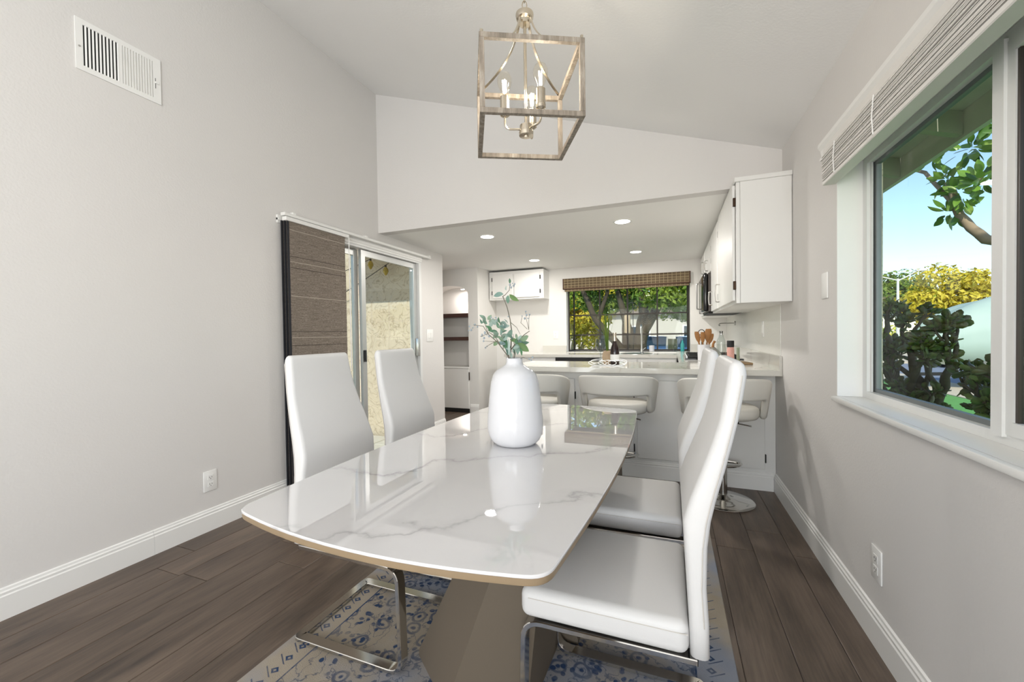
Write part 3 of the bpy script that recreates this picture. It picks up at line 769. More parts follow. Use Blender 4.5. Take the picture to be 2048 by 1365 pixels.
stem([(560, 1000, -0.03), (500, 880, -0.05), (430, 830, -0.06), (330, 880, -0.06), (300, 880, -0.06)], 0.0015, 0.0007)
stem([(520, 960, -0.03), (430, 950, -0.04), (345, 945, -0.05)], 0.0012, 0.0006)
stem([(480, 960, -0.03), (400, 1010, -0.05), (355, 1040, -0.05)], 0.0012, 0.0006)
stem([(600, 1060, -0.02), (560, 850, -0.0), (550, 700, 0.01), (470, 640, 0.01)], 0.0015, 0.0007)
stem([(750, 1230, 0.0), (880, 1180, -0.03), (990, 1215, -0.05)], 0.0012, 0.0006)
stem([(400, 850, -0.04), (350, 700, -0.03), (330, 590, -0.02)], 0.0014, 0.0007)
def leaf_mesh(L, Wd, curl, fold=0.16, n=7):
    mb = MB(); vs = []; fs = []
    for i in range(n+1):
        q = i/n; w = Wd*0.5*math.sin(PI*min(1, q*0.97+0.015))**0.75*(1-0.25*q); zc = -curl*L*q*q
        for k, s_ in enumerate((-1, -0.5, 0, 0.5, 1)): vs.append((L*q, w*s_, zc+abs(s_)*w*fold*2))
    for i in range(n):
        for k in range(4): fs.append((i*5+k, i*5+k+1, (i+1)*5+k+1, (i+1)*5+k))
    mb.add(vs, fs)
    return mesh('leaf', mb, None, 60)
sage = [leaf_mesh(1, w, c) for w, c in ((0.42, 0.25), (0.50, 0.12), (0.36, 0.4))]
for m_ in sage: m_.materials.append(M['leaf_sage'])
def put_leaf(me, parent, a, b, roll, scale_w=1.0, name='leaf', thick=1.0):
    a, b = Vector(a), Vector(b); d = b-a; L = d.length
    o = link(name, me, None, parent)
    q = d.to_track_quat('X', 'Z'); m = q.to_matrix().to_4x4() @ Matrix.Rotation(roll, 4, 'X')
    m = Matrix.Translation(a) @ m @ Matrix.Diagonal((L, L*scale_w, L*thick, 1))
    o.matrix_local = m
    return o
for (x0, y0, x1, y1) in [(600, 290, 430, 285), (660, 300, 640, 415), (680, 290, 790, 395), (680, 130, 692, 60), (640, 230, 605, 150), (830, 930, 995, 900), (800, 980, 945, 1105), (785, 990, 810, 1140), (820, 985, 915, 985), (650, 1080, 700, 920), (640, 1070, 600, 895), (700, 1190, 725, 1095), (740, 940, 715, 845), (800, 925, 755, 845), (640, 880, 775, 808), (505, 945, 435, 1025), (440, 800, 400, 735), (530, 830, 455, 790), (545, 770, 480, 685), (580, 750, 615, 665), (350, 645, 290, 580), (365, 645, 415, 580), (290, 680, 190, 645), (345, 705, 245, 610), (390, 795, 315, 765), (525, 880, 505, 830), (610, 810, 560, 735), (655, 705, 640, 640), (560, 870, 590, 770), (690, 1150, 640, 1010), (760, 1180, 780, 1060), (660, 1150, 660, 1060), (720, 1120, 760, 980), (600, 960, 540, 870), (480, 720, 430, 650), (830, 1060, 880, 1150), (470, 700, 520, 620)]:
    d = rnd.uniform(-0.05, 0.05); put_leaf(rnd.choice(sage), gr, sp(x0, y0, d*0.6), sp(x1, y1, d+rnd.uniform(-0.02, 0.02)), rnd.uniform(-2.1, -1.1), rnd.uniform(1.15, 1.6))
for _k in range(26):
    X0, Y0 = rnd.choice([(650, 1080), (760, 960), (560, 860), (600, 780), (430, 860), (520, 720), (700, 1020), (780, 1060), (380, 700), (640, 980)])
    X0 += rnd.uniform(-50, 50); Y0 += rnd.uniform(-50, 50); a_ = rnd.uniform(0, 2*PI); l_ = rnd.uniform(70, 125); d = rnd.uniform(-0.05, 0.05)
    put_leaf(rnd.choice(sage), gr, sp(X0, Y0, d*0.6), sp(X0+l_*math.cos(a_), Y0-abs(l_*math.sin(a_))*0.8, d+rnd.uniform(-0.02, 0.02)), rnd.uniform(-2.2, -1.0), rnd.uniform(1.1, 1.6))
bm = bmesh.new(); bmesh.ops.create_icosphere(bm, subdivisions=1, radius=1.0); bme = mesh('berry', MB().bm(bm), 'berry', 80)
for (X, Y) in [(118, 795), (172, 790), (215, 715), (150, 740), (300, 880), (322, 860), (330, 905), (345, 945), (352, 1040), (376, 1020), (392, 860), (365, 840), (250, 745), (195, 760), (420, 880), (340, 825), (480, 640), (500, 620), (520, 650), (445, 620), (920, 545), (972, 588), (868, 605), (932, 592), (905, 640), (950, 640), (985, 1220), (1005, 1180), (960, 1200), (690, 615), (770, 160), (740, 150), (720, 205), (705, 170), (755, 185)]:
    o = link('berry', bme, None, gr, sp(X, Y, rnd.uniform(-0.06, -0.02)) if Y > 250 and X < 800 else sp(X, Y, -0.02)); r_ = rnd.uniform(0.0026, 0.0048); o.scale = (r_, r_, r_*1.15)

# ------------------------------------------------------------------ pendant lantern
LX, LY, LA, LS, LZ0, LZ1 = -0.549, 1.605, 0.473, 0.390, 1.9956, 2.2838
pd = empty('pendant_lantern', (LX, LY, 0), LA, 'square open cage pendant lantern with three bulbs above the table', 'pendant lamp')
bw = 0.019; h = LS/2
def bar(p, q): 
    x0, x1 = min(p[0], q[0])-bw/2, max(p[0], q[0])+bw/2; y0, y1 = min(p[1], q[1])-bw/2, max(p[1], q[1])+bw/2; z0, z1 = min(p[2], q[2])-bw/2, max(p[2], q[2])+bw/2
    return MB().rbox(x0, x1, y0, y1, z0, z1, 0.0012, 1)
hh = h-bw/2; za, zb = LZ0+bw/2, LZ1-bw/2
for s1 in (-1, 1):
    for s2 in (-1, 1): obj('cage_post', bar((s1*hh, s2*hh, za+bw*1.0), (s1*hh, s2*hh, zb-bw*1.0)), 'lantern_wood', pd)
for z in (za, zb):
    for s_ in (-1, 1):
        obj('cage_bar', bar((-hh, s_*hh, z), (hh, s_*hh, z)), 'lantern_wood', pd)
        obj('cage_bar', bar((s_*hh, -hh+bw, z), (s_*hh, hh-bw, z)), 'lantern_wood', pd)
for s1 in (-1, 1):
    for s2 in (-1, 1):
        P = bez((s1*0.022, s2*0.022, 2.475), (s1*0.045, s2*0.045, 2.335), (s1*(hh-0.004), s2*(hh-0.004), LZ1+0.004), 14)
        obj('curved_arm', MB().sweep(P, rrect(0.011, 0.005, 0.001, 1), up=(s1, s2, 0.3)), 'nickel', pd)
        obj('hook', MB().tube([(s1*hh, s2*hh, LZ1-0.002), (s1*hh, s2*hh, LZ1+0.012)], 0.006, 8), 'nickel', pd)
obj('hub', MB().lathe([(0, 2.462), (0.022, 2.462), (0.024, 2.478), (0.034, 2.485), (0.037, 2.500), (0.036, 2.506), (0.012, 2.512), (0.007, 2.522), (0.0, 2.524)], n=28), 'nickel', pd)
obj('center_rod', MB().tube([(0, 0, 2.05), (0, 0, 2.47)], 0.0065, 12), 'nickel', pd)
obj('lower_hub', MB().lathe([(0, 2.002), (0.010, 2.002), (0.011, 2.008), (0.029, 2.010), (0.030, 2.024), (0.026, 2.026), (0.026, 2.052), (0.010, 2.056), (0, 2.056)], n=28), 'nickel', pd)
for k, ang in enumerate((190, 70, -50)):
    a = R(ang)+0.3713-LA; dx, dy = math.cos(a), math.sin(a); rr = 0.088
    P = fillet([(dx*0.02, dy*0.02, 2.035), (dx*rr, dy*rr, 2.030), (dx*rr, dy*rr, 2.085)], 0.045, 8)
    ar = obj('candle_arm', MB().tube(P, 0.0045, 8), 'nickel', pd)
    obj('candle_cup', MB().lathe([(0, 2.078), (0.011, 2.080), (0.019, 2.086), (0.020, 2.098), (0.0185, 2.100), (0.0185, 2.160), (0.0, 2.160)], (dx*rr, dy*rr, 0), 20), 'nickel', ar)
    bprof = [(0.0, 2.158), (0.013, 2.160), (0.0135, 2.172), (0.017, 2.185), (0.025, 2.202), (0.0295, 2.220), (0.0285, 2.237), (0.022, 2.252), (0.010, 2.260), (0.0, 2.2615)]
    bu = obj('bulb', MB().lathe(bprof, (dx*rr, dy*rr, 0), 24), 'bulb_glass', pd, smooth=80)
    fm = MB()
    for j in range(4):
        b_ = a+j*PI/2; fm.tube([(dx*rr+0.005*math.cos(b_), dy*rr+0.005*math.sin(b_), 2.178), (dx*rr+0.007*math.cos(b_), dy*rr+0.007*math.sin(b_), 2.228)], 0.0022, 6)
    obj('filament', fm, 'filament', bu)
    lo = lamp('lantern_light', 'POINT', (LX+math.cos(LA)*dx*rr-math.sin(LA)*dy*rr, LY+math.sin(LA)*dx*rr+math.cos(LA)*dy*rr, 2.205), 1.6, (1.0, 0.90, 0.76), shadow_soft_size=0.02)
def chain_link(vertical):
    P = [(0.0095*math.cos(t_), 0, 0.019*math.sin(t_)) for t_ in [2*PI*k/16 for k in range(16)]]
    mb = MB().tube(P, 0.0022, 6, True)
    return mesh('chain_link', mb, 'nickel', 60)
cm = chain_link(0); z = 2.540; k = 0; ztop = zceil(LX)-0.03
while z < ztop:
    link('chain_link', cm, None, pd, (0, 0, z), (0, 0, (k % 2)*PI/2)); z += 0.031; k += 1
obj('ceiling_canopy', MB().lathe([(0, ztop-0.015), (0.012, ztop-0.012), (0.03, ztop+0.004), (0.06, ztop+0.012), (0.062, ztop+0.03), (0.0, ztop+0.03)], n=28), 'nickel', pd)

# ------------------------------------------------------------------ downlights
for (x, y, lab) in ((-1.764, 3.865, 'front left'), (-0.402, 3.855, 'front right'), (-1.745, 5.375, 'rear left'), (-0.402, 5.370, 'rear right')):
    dl = empty('recessed_light', (x, y, ZS), 0, 'round recessed ceiling light, %s of the four in the kitchen' % lab, 'downlight', 'kitchen downlights')
    obj('trim_ring', MB().lathe([(0.066, 0.0), (0.066, -0.003), (0.072, -0.005), (0.086, -0.003), (0.086, 0.0)], n=36), 'plate_white', dl)
    obj('lens', MB().lathe([(0, -0.0005), (0.066, -0.0005), (0.066, -0.003), (0, -0.003)], n=36), 'downlight', dl)
    lamp('downlight_beam', 'AREA', (x, y, ZS-0.008), 11.5, (1.0, 0.965, 0.92), shape='DISK', size=0.13, aim=(0, 0, -1))

# ------------------------------------------------------------------ vent, outlets, switches
vt = empty('air_vent', (XL, 1.281, 2.642), 0, 'white slotted air vent high on the left wall', 'vent')
vw, vh = 0.178, 0.125
fm = MB().box(0.0005, 0.006, -vw, -vw+0.028, -vh, vh).box(0.0005, 0.006, vw-0.038, vw, -vh, vh).box(0.0005, 0.006, -vw+0.028, vw-0.038, vh-0.026, vh).box(0.0005, 0.006, -vw+0.028, vw-0.038, -vh, -vh+0.026).box(0.0005, 0.006, -0.010, 0.004, -vh+0.026, vh-0.026)
obj('frame', fm, 'plate_white', vt, smooth=0)
obj('dark_duct', MB().box(-0.0, 0.0012, -vw+0.028, -0.010, -vh+0.026, vh-0.026), 'black_matte', vt, smooth=0)
obj('backing', MB().box(0.0, 0.0016, 0.004, vw-0.038, -vh+0.026, vh-0.026), 'slat_white', vt, smooth=0)
y = -vw+0.028+0.0075
sl = mesh('louver', MB().prism([(-0.0005, -0.0022), (0.0015, -0.0030), (0.0065, 0.0012), (0.0062, 0.0030)], 'z', -vh+0.026, vh-0.026), 'plate_white', 0)
for k in range(10): link('louver', sl, None, vt, (0.0005, -vw+0.028+0.014*(k+0.75), 0))
sl2 = mesh('louver', MB().box(0.0, 0.0058, -0.0042, 0.0030, -vh+0.026, vh-0.026), 'plate_white', 0)
for k in range(11): link('louver', sl2, None, vt, (0.0003, 0.004+0.0122*(k+0.6), 0))
obj('lever_slot', MB().box(0.006, 0.0066, vw-0.028, vw-0.0255, -0.045, 0.012), 'black_matte', vt, smooth=0)
obj('lever', MB().rbox(0.006, 0.013, vw-0.030, vw-0.012, -0.018, -0.008, 0.001, 1), 'plate_white', vt)
obj('screw', MB().tube([(0.006, -vw+0.014, -0.012), (0.0078, -vw+0.014, -0.012)], 0.0045, 12), 'steel_brushed', vt)

def plate(name, loc, rz, label, cat, kind, w=0.080, h=0.125):
    """plate facing local -y"""
    e = empty(name, loc, rz, label, cat)
    obj('cover_plate', MB().rbox(-w/2, w/2, -0.006, 0.0, -h/2, h/2, 0.002, 2), 'plate_white', e)
    if kind == 'outlet':
        for s_ in (-1, 1):
            f = obj('receptacle', MB().rbox(-0.017, 0.017, -0.0078, -0.0055, s_*0.021-0.0145, s_*0.021+0.0145, 0.0008, 1), 'plate_white', e)
            for xx in (-0.0065, 0.0065): obj('slot', MB().box(xx-0.0012, xx+0.0012, -0.0081, -0.0077, s_*0.021-0.002, s_*0.021+0.006), 'black_matte', f, smooth=0)
            obj('slot', MB().tube([(0, -0.0077, s_*0.021-0.008), (0, -0.0081, s_*0.021-0.008)], 0.0024, 8), 'black_matte', f)
    elif kind == 'rocker':
        n = 2 if w > 0.1 else 1
        for k in range(n):
            cx = (k-(n-1)/2)*0.046
            obj('rocker', MB().rbox(cx-0.016, cx+0.016, -0.0095, -0.0055, -0.033, 0.033, 0.0015, 1), 'plate_white', e)
    return e
plate('wall_outlet', (XL, 1.666, 0.307), R(90), 'white duplex outlet low on the vent wall', 'outlet', 'outlet')
plate('wall_outlet', (XR, 1.909, 0.307), R(-90), 'white duplex outlet low on the window wall', 'outlet', 'outlet')
plate('light_switch', (XL, 4.183, 1.190), R(90), 'white double light switch beside the patio door', 'switch', 'rocker', 0.135, 0.145)
plate('blank_plate', (XR, 2.460, 1.412), R(-90), 'white blank cover plate beside the large window', 'wall plate', 'blank', 0.082, 0.128)
plate('wall_outlet', (-1.69, YK, 1.170), 0, 'white outlet on the kitchen wall left of the garden window', 'outlet', 'outlet')
plate('light_switch', (XR-0.006, 3.90, 1.206), R(-90), 'white switch plate on the kitchen splashback', 'switch', 'rocker', 0.085, 0.128)

# ================================================================== KITCHEN
CT = 0.914
PF = 3.4903                      # dining-side face of the peninsula
pn = empty('peninsula_cabinet', (0, PF, 0), 0, 'white panelled breakfast bar cabinet below the stone counter', 'cabinet')
PX0, PX1 = -1.28, XR-0.002
obj('carcass', MB().box(PX0, PX1, 0.004, 0.44, 0.0, CT-0.041), 'cabinet_white', pn, smooth=0)
mb = MB(); pr_ = bb_profile()
mb.loft([[(PX0, 0.004-u, w) for u, w in pr_], [(PX1-0.016, 0.004-u, w) for u, w in pr_]])
obj('base_moulding', mb, 'trim_white', pn, smooth=0)
for (a, b) in ((-1.24, -0.78), (-0.75, -0.29), (-0.26, 0.18), (0.205, 0.646)):
    dr = obj('door', MB().rbox(a, b, -0.014, 0.004, 0.160, 0.800, 0.003, 1), 'cabinet_white', pn)
    for z in (0.24, 0.655): obj('hinge', MB().rbox(b+0.001, b+0.009, -0.012, 0.004, z-0.032, z+0.032, 0.002, 1), 'black_matte', dr)
# continuous stone counter: bar and cooker run
wt = empty('stone_worktop', (0, 0, 0), 0, 'pale veined stone counter running along the bar and the cooker wall', 'worktop')
L_ = [(-1.34, 3.2964), (XR-0.001, 3.2964), (XR-0.001, YK-0.002), (0.075, YK-0.002), (0.075, 3.99), (-1.34, 3.99)]
mb = MB().loft([[(x, y, CT-0.040) for x, y in L_], [(x, y, CT) for x, y in L_]])
obj('slab', mb, 'quartz', wt, smooth=0)
obj('upstand', MB().box(XR-0.020, XR-0.0065, 3.330, YK-0.002, CT, 1.014), 'quartz', wt, smooth=0)
obj('back_upstand', MB().box(0.262, XR-0.021, YK-0.020, YK-0.003, CT, 1.014), 'quartz', wt, smooth=0)
obj('end_upstand', MB().box(XR-0.020, XR-0.001, 3.2964, 3.330, CT, 1.014), 'quartz', wt, smooth=0)
rb = obj('base_cabinet', MB().box(0.10, XR-0.002, PF+0.445, YK-0.004, 0.0, CT-0.041), 'cabinet_white', label='white base cabinet run under the cooker counter', cat='cabinet', smooth=0)
spn = obj('splashback', MB().box(XR-0.006, XR-0.0005, 3.333, YK-0.002, 1.0145, 1.60), 'splash_panel', label='white textured splashback on the cooker wall', cat='splashback', smooth=0)
# back run
CB = 0.895
BF = 5.62
bb = empty('sink_cabinet', (0, BF, 0), 0, 'white sink base cabinet under the kitchen window', 'cabinet')
obj('carcass', MB().box(-2.30, -1.54, 0.035, YK-BF-0.002, 0.0, CB-0.041).box(-0.90, 0.07, 0.035, YK-BF-0.002, 0.0, CB-0.041), 'cabinet_white', bb, smooth=0)
for (a, b) in ((-0.89, -0.42), (-0.41, 0.06)): obj('door', MB().rbox(a, b, 0.016, 0.034, 0.10, CB-0.06, 0.003, 1), 'cabinet_white', bb)
dw = empty('dishwasher', (-1.22, BF, 0), 0, 'dishwasher with a black control strip under the sink counter', 'dishwasher')
obj('body', MB().box(-0.315, 0.315, 0.035, 0.60, 0.0, CB-0.041), 'cabinet_white', dw, smooth=0)
obj('control_panel', MB().rbox(-0.312, 0.312, 0.010, 0.034, 0.800, CB-0.044, 0.003, 1), 'black_gloss', dw)
obj('door', MB().rbox(-0.312, 0.312, 0.014, 0.034, 0.10, 0.797, 0.003, 1), 'cabinet_white', dw)
sw = empty('sink_worktop', (0, 0, 0), 0, 'pale stone counter around the sink below the garden window', 'worktop')
obj('slab', MB().box(-2.32, 0.074, BF, YK-0.001, CB-0.040, CB), 'quartz', sw, smooth=0)
obj('upstand', MB().box(-1.90, -1.52, YK-0.020, YK-0.001, CB, 1.0), 'quartz', sw, smooth=0)
sk = obj('sink', MB().lathe([(0.20, 0.0), (0.215, 0.0), (0.215, 0.006), (0.19, 0.006), (0.18, 0.001), (0.0, 0.001)], n=32), 'steel_brushed', label='round steel sink rim in the counter below the window', cat='sink', loc=(-0.45, 5.90, CB+0.0003))
fc = empty('faucet', (-0.39, 6.15, CB+0.0003), 0, 'tall curved steel faucet in front of the garden window', 'faucet')
obj('base', MB().lathe([(0, 0), (0.026, 0), (0.026, 0.006), (0.018, 0.012), (0.016, 0.06), (0, 0.06)], n=20), 'steel_brushed', fc)
P = [(0, 0, 0.05), (0, 0, 0.33)]+[(0, -0.07+0.07*math.cos(a), 0.33+0.07*math.sin(a)) for a in [PI*k/12 for k in range(1, 13)]]+[(0, -0.14, 0.28)]
obj('spout', MB().tube(P, 0.011, 12), 'steel_brushed', fc)
obj('handle', MB().tube([(0.016, 0, 0.045), (0.055, -0.01, 0.075)], 0.006, 10), 'steel_brushed', fc)
cup = obj('mug', MB().lathe([(0, 0), (0.034, 0), (0.037, 0.004), (0.038, 0.085), (0.035, 0.087), (0.034, 0.01), (0, 0.01)], n=24), 'ceramic_white', label='small white mug on the garden window sill', cat='mug', loc=(-0.265, YK+0.2, kz0+0.0005))
for (x, h_, c_, lab) in ((0.16, 0.16, 'bin_teal', 'small teal bottle on the garden window sill'), (0.06, 0.12, 'clear_glass', 'small clear jar on the garden window sill')):
    obj('sill_bottle', MB().lathe([(0, 0), (0.024, 0), (0.026, 0.005), (0.026, h_*0.65), (0.012, h_*0.8), (0.012, h_), (0, h_)], n=20), c_, label=lab, cat='bottle', loc=(x, YK+0.2, kz0+0.0005))

# upper cabinets on the cooker wall
UX = 0.407
def pull(parent, x, y, z0, z1):
    P = fillet([(x, y, z0), (x-0.030, y, z0), (x-0.034, y, (z0+z1)/2), (x-0.030, y, z1), (x, y, z1)], 0.012, 4)
    o = obj('handle', MB().tube(P, 0.0055, 8), 'chrome', parent); return o
def upper(name, y0, y1, z0, label, doors, crown=True):
    e = empty(name, (0, 0, 0), 0, label, 'cabinet')
    obj('carcass', MB().box(UX+0.022, XR-0.001, y0, y1, z0, ZS-0.012), 'cabinet_white', e, smooth=0)
    obj('face_frame', MB().box(UX, UX+0.021, y0, y1, z0, z0+0.04).box(UX, UX+0.021, y0, y1, ZS-0.075, ZS-0.012).box(UX, UX+0.021, y0, y0+0.035, z0+0.04, ZS-0.075).box(UX, UX+0.021, y1-0.03, y1, z0+0.04, ZS-0.075), 'cabinet_white', e, smooth=0)
    for a, b, hy, hz0, hz1, hinge in doors:
        d = obj('door', MB().rbox(UX-0.019, UX-0.001, a, b, z0+0.018, ZS-0.045, 0.003, 1), 'cabinet_white', e)
        pull(d, UX-0.019, hy, hz0, hz1)
        for z in (z0+0.12, ZS-0.16): obj('hinge', MB().rbox(UX-0.016, UX+0.004, hinge-0.008, hinge+0.008, z-0.028, z+0.028, 0.002, 1), 'hinge_bronze', d)
    return e
c1 = upper('wall_cabinet', 3.047, 4.012, 1.376, 'white wall cabinet with an exposed side panel above the breakfast bar', [(3.085, 3.985, 3.84, 1.44, 1.585, 3.075)])
obj('side_panel', MB().rbox(UX+0.022, XR-0.004, 3.038, 3.0465, 1.376, ZS-0.04, 0.002, 1), 'cabinet_white', c1)
obj('crown_strip', MB().rbox(UX-0.012, XR-0.001, 3.030, 3.0465, ZS-0.040, ZS-0.010, 0.003, 1).rbox(UX-0.012, UX-0.0005, 3.047, 4.012, ZS-0.040, ZS-0.010, 0.003, 1), 'cabinet_white', c1)
c2 = upper('wall_cabinet', 4.016, 4.660, 1.376, 'white wall cabinet between the end cabinet and the microwave', [(4.045, 4.635, 4.50, 1.455, 1.585, 4.034)])
c3 = upper('wall_cabinet', 4.664, 5.455, 1.80, 'short white wall cabinet above the microwave', [(4.69, 5.06, 4.98, 1.86, 1.97, 4.68), (5.075, 5.43, 5.15, 1.86, 1.97, 5.44)])
c4 = upper('wall_cabinet', 5.459, YK-0.004, 1.376, 'white wall cabinet in the corner past the microwave', [(5.48, 6.2, 5.56, 1.90, 2.04, 6.22)])
mw = empty('microwave', (0, 0, 0), 0, 'black over-the-range microwave under the short cabinet', 'microwave')
obj('body', MB().rbox(0.365, XR-0.007, 4.666, 5.452, 1.395, 1.797, 0.004, 1), 'brown_dark', mw)
md = obj('door', MB().rbox(0.318, 0.364, 4.666, 5.25, 1.400, 1.795, 0.018, 3), 'black_gloss', mw)
obj('control_panel', MB().rbox(0.322, 0.364, 5.253, 5.452, 1.400, 1.795, 0.010, 2), 'black_gloss', mw)
obj('handle', MB().tube(fillet([(0.318, 5.20, 1.45), (0.285, 5.20, 1.45), (0.285, 5.20, 1.745), (0.318, 5.20, 1.745)], 0.015, 4), 0.008, 10), 'steel_brushed', md)
obj('vent_grille', MB().rbox(0.37, XR-0.03, 4.68, 5.44, 1.380, 1.394, 0.003, 1), 'black_matte', mw)
# cabinet left of the window
c5 = empty('wall_cabinet', (0, 5.93, 0), 0, 'small white two door wall cabinet left of the garden window', 'cabinet')
cx0, cx1, cz0, cz1 = -2.690, -1.79, 1.735, ZS-0.03
obj('carcass', MB().box(cx0, cx1, 0.020, YK-5.93-0.001, cz0, cz1), 'cabinet_white', c5, smooth=0)
for a, b, hgs in ((cx0+0.06, -2.285, cx0+0.052), (-2.262, cx1-0.06, cx1-0.052)):
    d = obj('door', MB().rbox(a, b, 0.0, 0.0195, cz0+0.025, cz1-0.045, 0.003, 1), 'cabinet_white', c5)
    for z in (cz0+0.11, cz1-0.12): obj('hinge', MB().rbox(hgs-0.008, hgs+0.008, 0.004, 0.0195, z-0.03, z+0.03, 0.002, 1), 'black_matte', d)

# cooktop
ck = empty('cooktop', (0.40, 4.78, CT), 0, 'black gas cooktop with cast iron grates on the cooker counter', 'cooktop')
obj('plate', MB().rbox(-0.27, 0.25, -0.38, 0.38, 0.0003, 0.012, 0.004, 1), 'black_gloss', ck)
for gx in (-0.13, 0.11):
    for gy in (-0.25, 0.0, 0.25):
        g = MB().box(-0.105, 0.105, -0.115, -0.103, 0.028, 0.040).box(-0.105, 0.105, 0.103, 0.115, 0.028, 0.040).box(-0.105, -0.093, -0.103, 0.103, 0.028, 0.040).box(0.093, 0.105, -0.103, 0.103, 0.028, 0.040)
        for k in range(2): g.box(-0.093, 0.093, -0.04+0.08*k-0.005, -0.04+0.08*k+0.005, 0.030, 0.040)
        g.box(-0.005, 0.005, -0.103, 0.103, 0.030, 0.040)
        for sx in (-0.099, 0.099):
            for sy in (-0.109, 0.109): g.box(sx-0.005, sx+0.005, sy-0.005, sy+0.005, 0.012, 0.028)
        obj('grate', g, 'black_matte', ck, loc=(gx, gy, 0), smooth=0)
        obj('burner', MB().lathe([(0, 0.012), (0.035, 0.012), (0.035, 0.020), (0.028, 0.024), (0, 0.024)], (gx, gy, 0), 20), 'black_matte', ck)
for k in range(4): obj('knob', MB().lathe([(0, 0.012), (0.018, 0.012), (0.016, 0.032), (0, 0.033)], (-0.245, -0.24+k*0.16, 0), 16), 'steel_brushed', ck)

# things on the cooker counter
bd = obj('cutting_board', MB().rbox(-0.125, 0.125, -0.10, 0.10, 0.0, 0.016, 0.004, 2), 'board_wood', label='thin wooden board under the salt grinder on the counter', cat='board', loc=(0.488, 3.885, CT+0.0004), rot=(0, 0, R(8)))
ZB = CT+0.0168
gd = empty('salt_grinder', (0.462, 3.805, ZB), 0, 'pink salt grinder with a black cap on the board', 'grinder')
obj('jar', MB().lathe([(0, 0), (0.026, 0), (0.0275, 0.004), (0.0275, 0.105), (0.024, 0.128), (0, 0.128)], n=24), 'pink_salt', gd)
obj('cap', MB().lathe([(0, 0.1285), (0.026, 0.1285), (0.0275, 0.134), (0.0275, 0.178), (0.025, 0.182), (0, 0.182)], n=24), 'black_matte', gd)
bt = empty('oil_bottle', (0.398, 3.850, ZB), 0, 'embossed clear glass oil bottle with twin black spouts', 'bottle')
pr2 = [(0, 0)]
for k in range(19): pr2.append((0.0345+(0.0025 if k % 2 else 0), 0.004+k*0.0095))
pr2 += [(0.030, 0.190), (0.020, 0.212), (0.017, 0.225), (0.0185, 0.23), (0, 0.231)]
obj('body', MB().lathe(pr2, n=20), 'clear_glass', bt)
obj('collar', MB().lathe([(0, 0.2315), (0.012, 0.2315), (0.012, 0.242), (0, 0.242)], n=16), 'steel_brushed', bt)
for s_ in (-1, 1): obj('spout', MB().tube([(s_*0.006, 0, 0.24), (s_*0.009, 0, 0.262)], [0.0035, 0.0045], 8), 'black_matte', bt)
cd = obj('candle', MB().lathe([(0, 0), (0.0125, 0), (0.0125, 0.118), (0.003, 0.121), (0, 0.121)], n=16), 'candle_green', label='pale green pillar candle on the wooden board', cat='candle', loc=(0.535, 3.94, ZB))
pk = empty('silver_gourd', (0.355, 4.10, CT+0.0004), 0, 'ribbed silver gourd ornament beside the oil bottle', 'ornament')
mb = MB(); rings = []
for i in range(13):
    q = i/12; r0 = 0.072*math.sin(PI*(0.12+0.80*q))**0.8*(1-0.35*q**3); z = 0.135*q
    rings.append([(r0*(1-0.10*abs(math.sin(4*a)))*math.cos(a), r0*(1-0.10*abs(math.sin(4*a)))*math.sin(a), z) for a in [2*PI*k/48 for k in range(48)]])
obj('body', mb.loft(rings), 'chrome', pk, smooth=70)
obj('stalk', MB().tube([(0, 0, 0.13), (0.004, 0, 0.165), (0.018, 0, 0.19)], [0.012, 0.009, 0.011], 10), 'wood_spoon', pk)
cr = empty('utensil_crock', (0.292, 4.26, CT+0.0004), 0, 'white utensil crock beside the cooktop', 'crock')
obj('crock', MB().lathe([(0, 0), (0.050, 0), (0.053, 0.004), (0.056, 0.152), (0.053, 0.154), (0.050, 0.012), (0, 0.010)], n=36), 'ceramic_white', cr)
for k, (a, lean, L, w, lab) in enumerate([(205, 0.22, 0.27, 0.045, 'flat wooden spatula leaning left in the crock'), (250, 0.10, 0.26, 0.040, 'wooden spoon standing upright in the crock'), (330, 0.12, 0.29, 0.062, 'broad wooden turner in the crock'), (20, 0.26, 0.25, 0.045, 'wooden spoon leaning right in the crock')]):
    u = Vector((math.cos(R(a))*math.sin(lean), math.sin(R(a))*math.sin(lean), math.cos(lean)))
    e = empty('wooden_utensil', (0.292+0.012*math.cos(R(a)), 4.26+0.012*math.sin(R(a)), CT+0.014), 0, lab, 'utensil', 'utensils in the crock')
    obj('shaft', MB().tube([(0, 0, 0), u*L*0.66], 0.0065, 8), 'wood_spoon', e)
    P = [u*L*(0.60+0.40*q) for q in (0, 0.25, 0.5, 0.8, 1.0)]; ws = [0.25, 0.8, 1.0, 0.95, 0.7]
    rings = []
    for p, s_ in zip(P, ws):
        rings.append([p+Vector((a_, b_, 0)) for a_, b_ in rrect(w*s_, 0.010, 0.003, 2)])
    obj('head', MB().loft(rings), 'wood_spoon', e)
e = empty('ring_whisk', (0.282, 4.275, CT+0.016), 0, 'black wire utensil with a ring handle in the crock', 'utensil', 'utensils in the crock')
obj('shaft', MB().tube([(0, 0, 0), (-0.008, 0, 0.225)], 0.004, 8), 'black_matte', e)
obj('ring', MB().tube([(-0.008+0.026*math.cos(a), 0, 0.253+0.026*math.sin(a)) for a in [2*PI*k/24 for k in range(24)]], 0.0035, 6, True), 'black_matte', e)
hk = empty('wall_hook', (XR-0.006, 5.45, 1.285), 0, 'small metal rail hook on the kitchen splashback', 'hook')
obj('rosette', MB().tube([(0, 0, 0), (-0.012, 0, 0)], 0.026, 16), 'steel_brushed', hk)
obj('arm', MB().tube(fillet([(-0.012, 0, 0), (-0.16, 0, 0.0), (-0.18, 0, -0.02), (-0.16, 0, -0.03)], 0.01, 4), 0.006, 8), 'steel_brushed', hk)

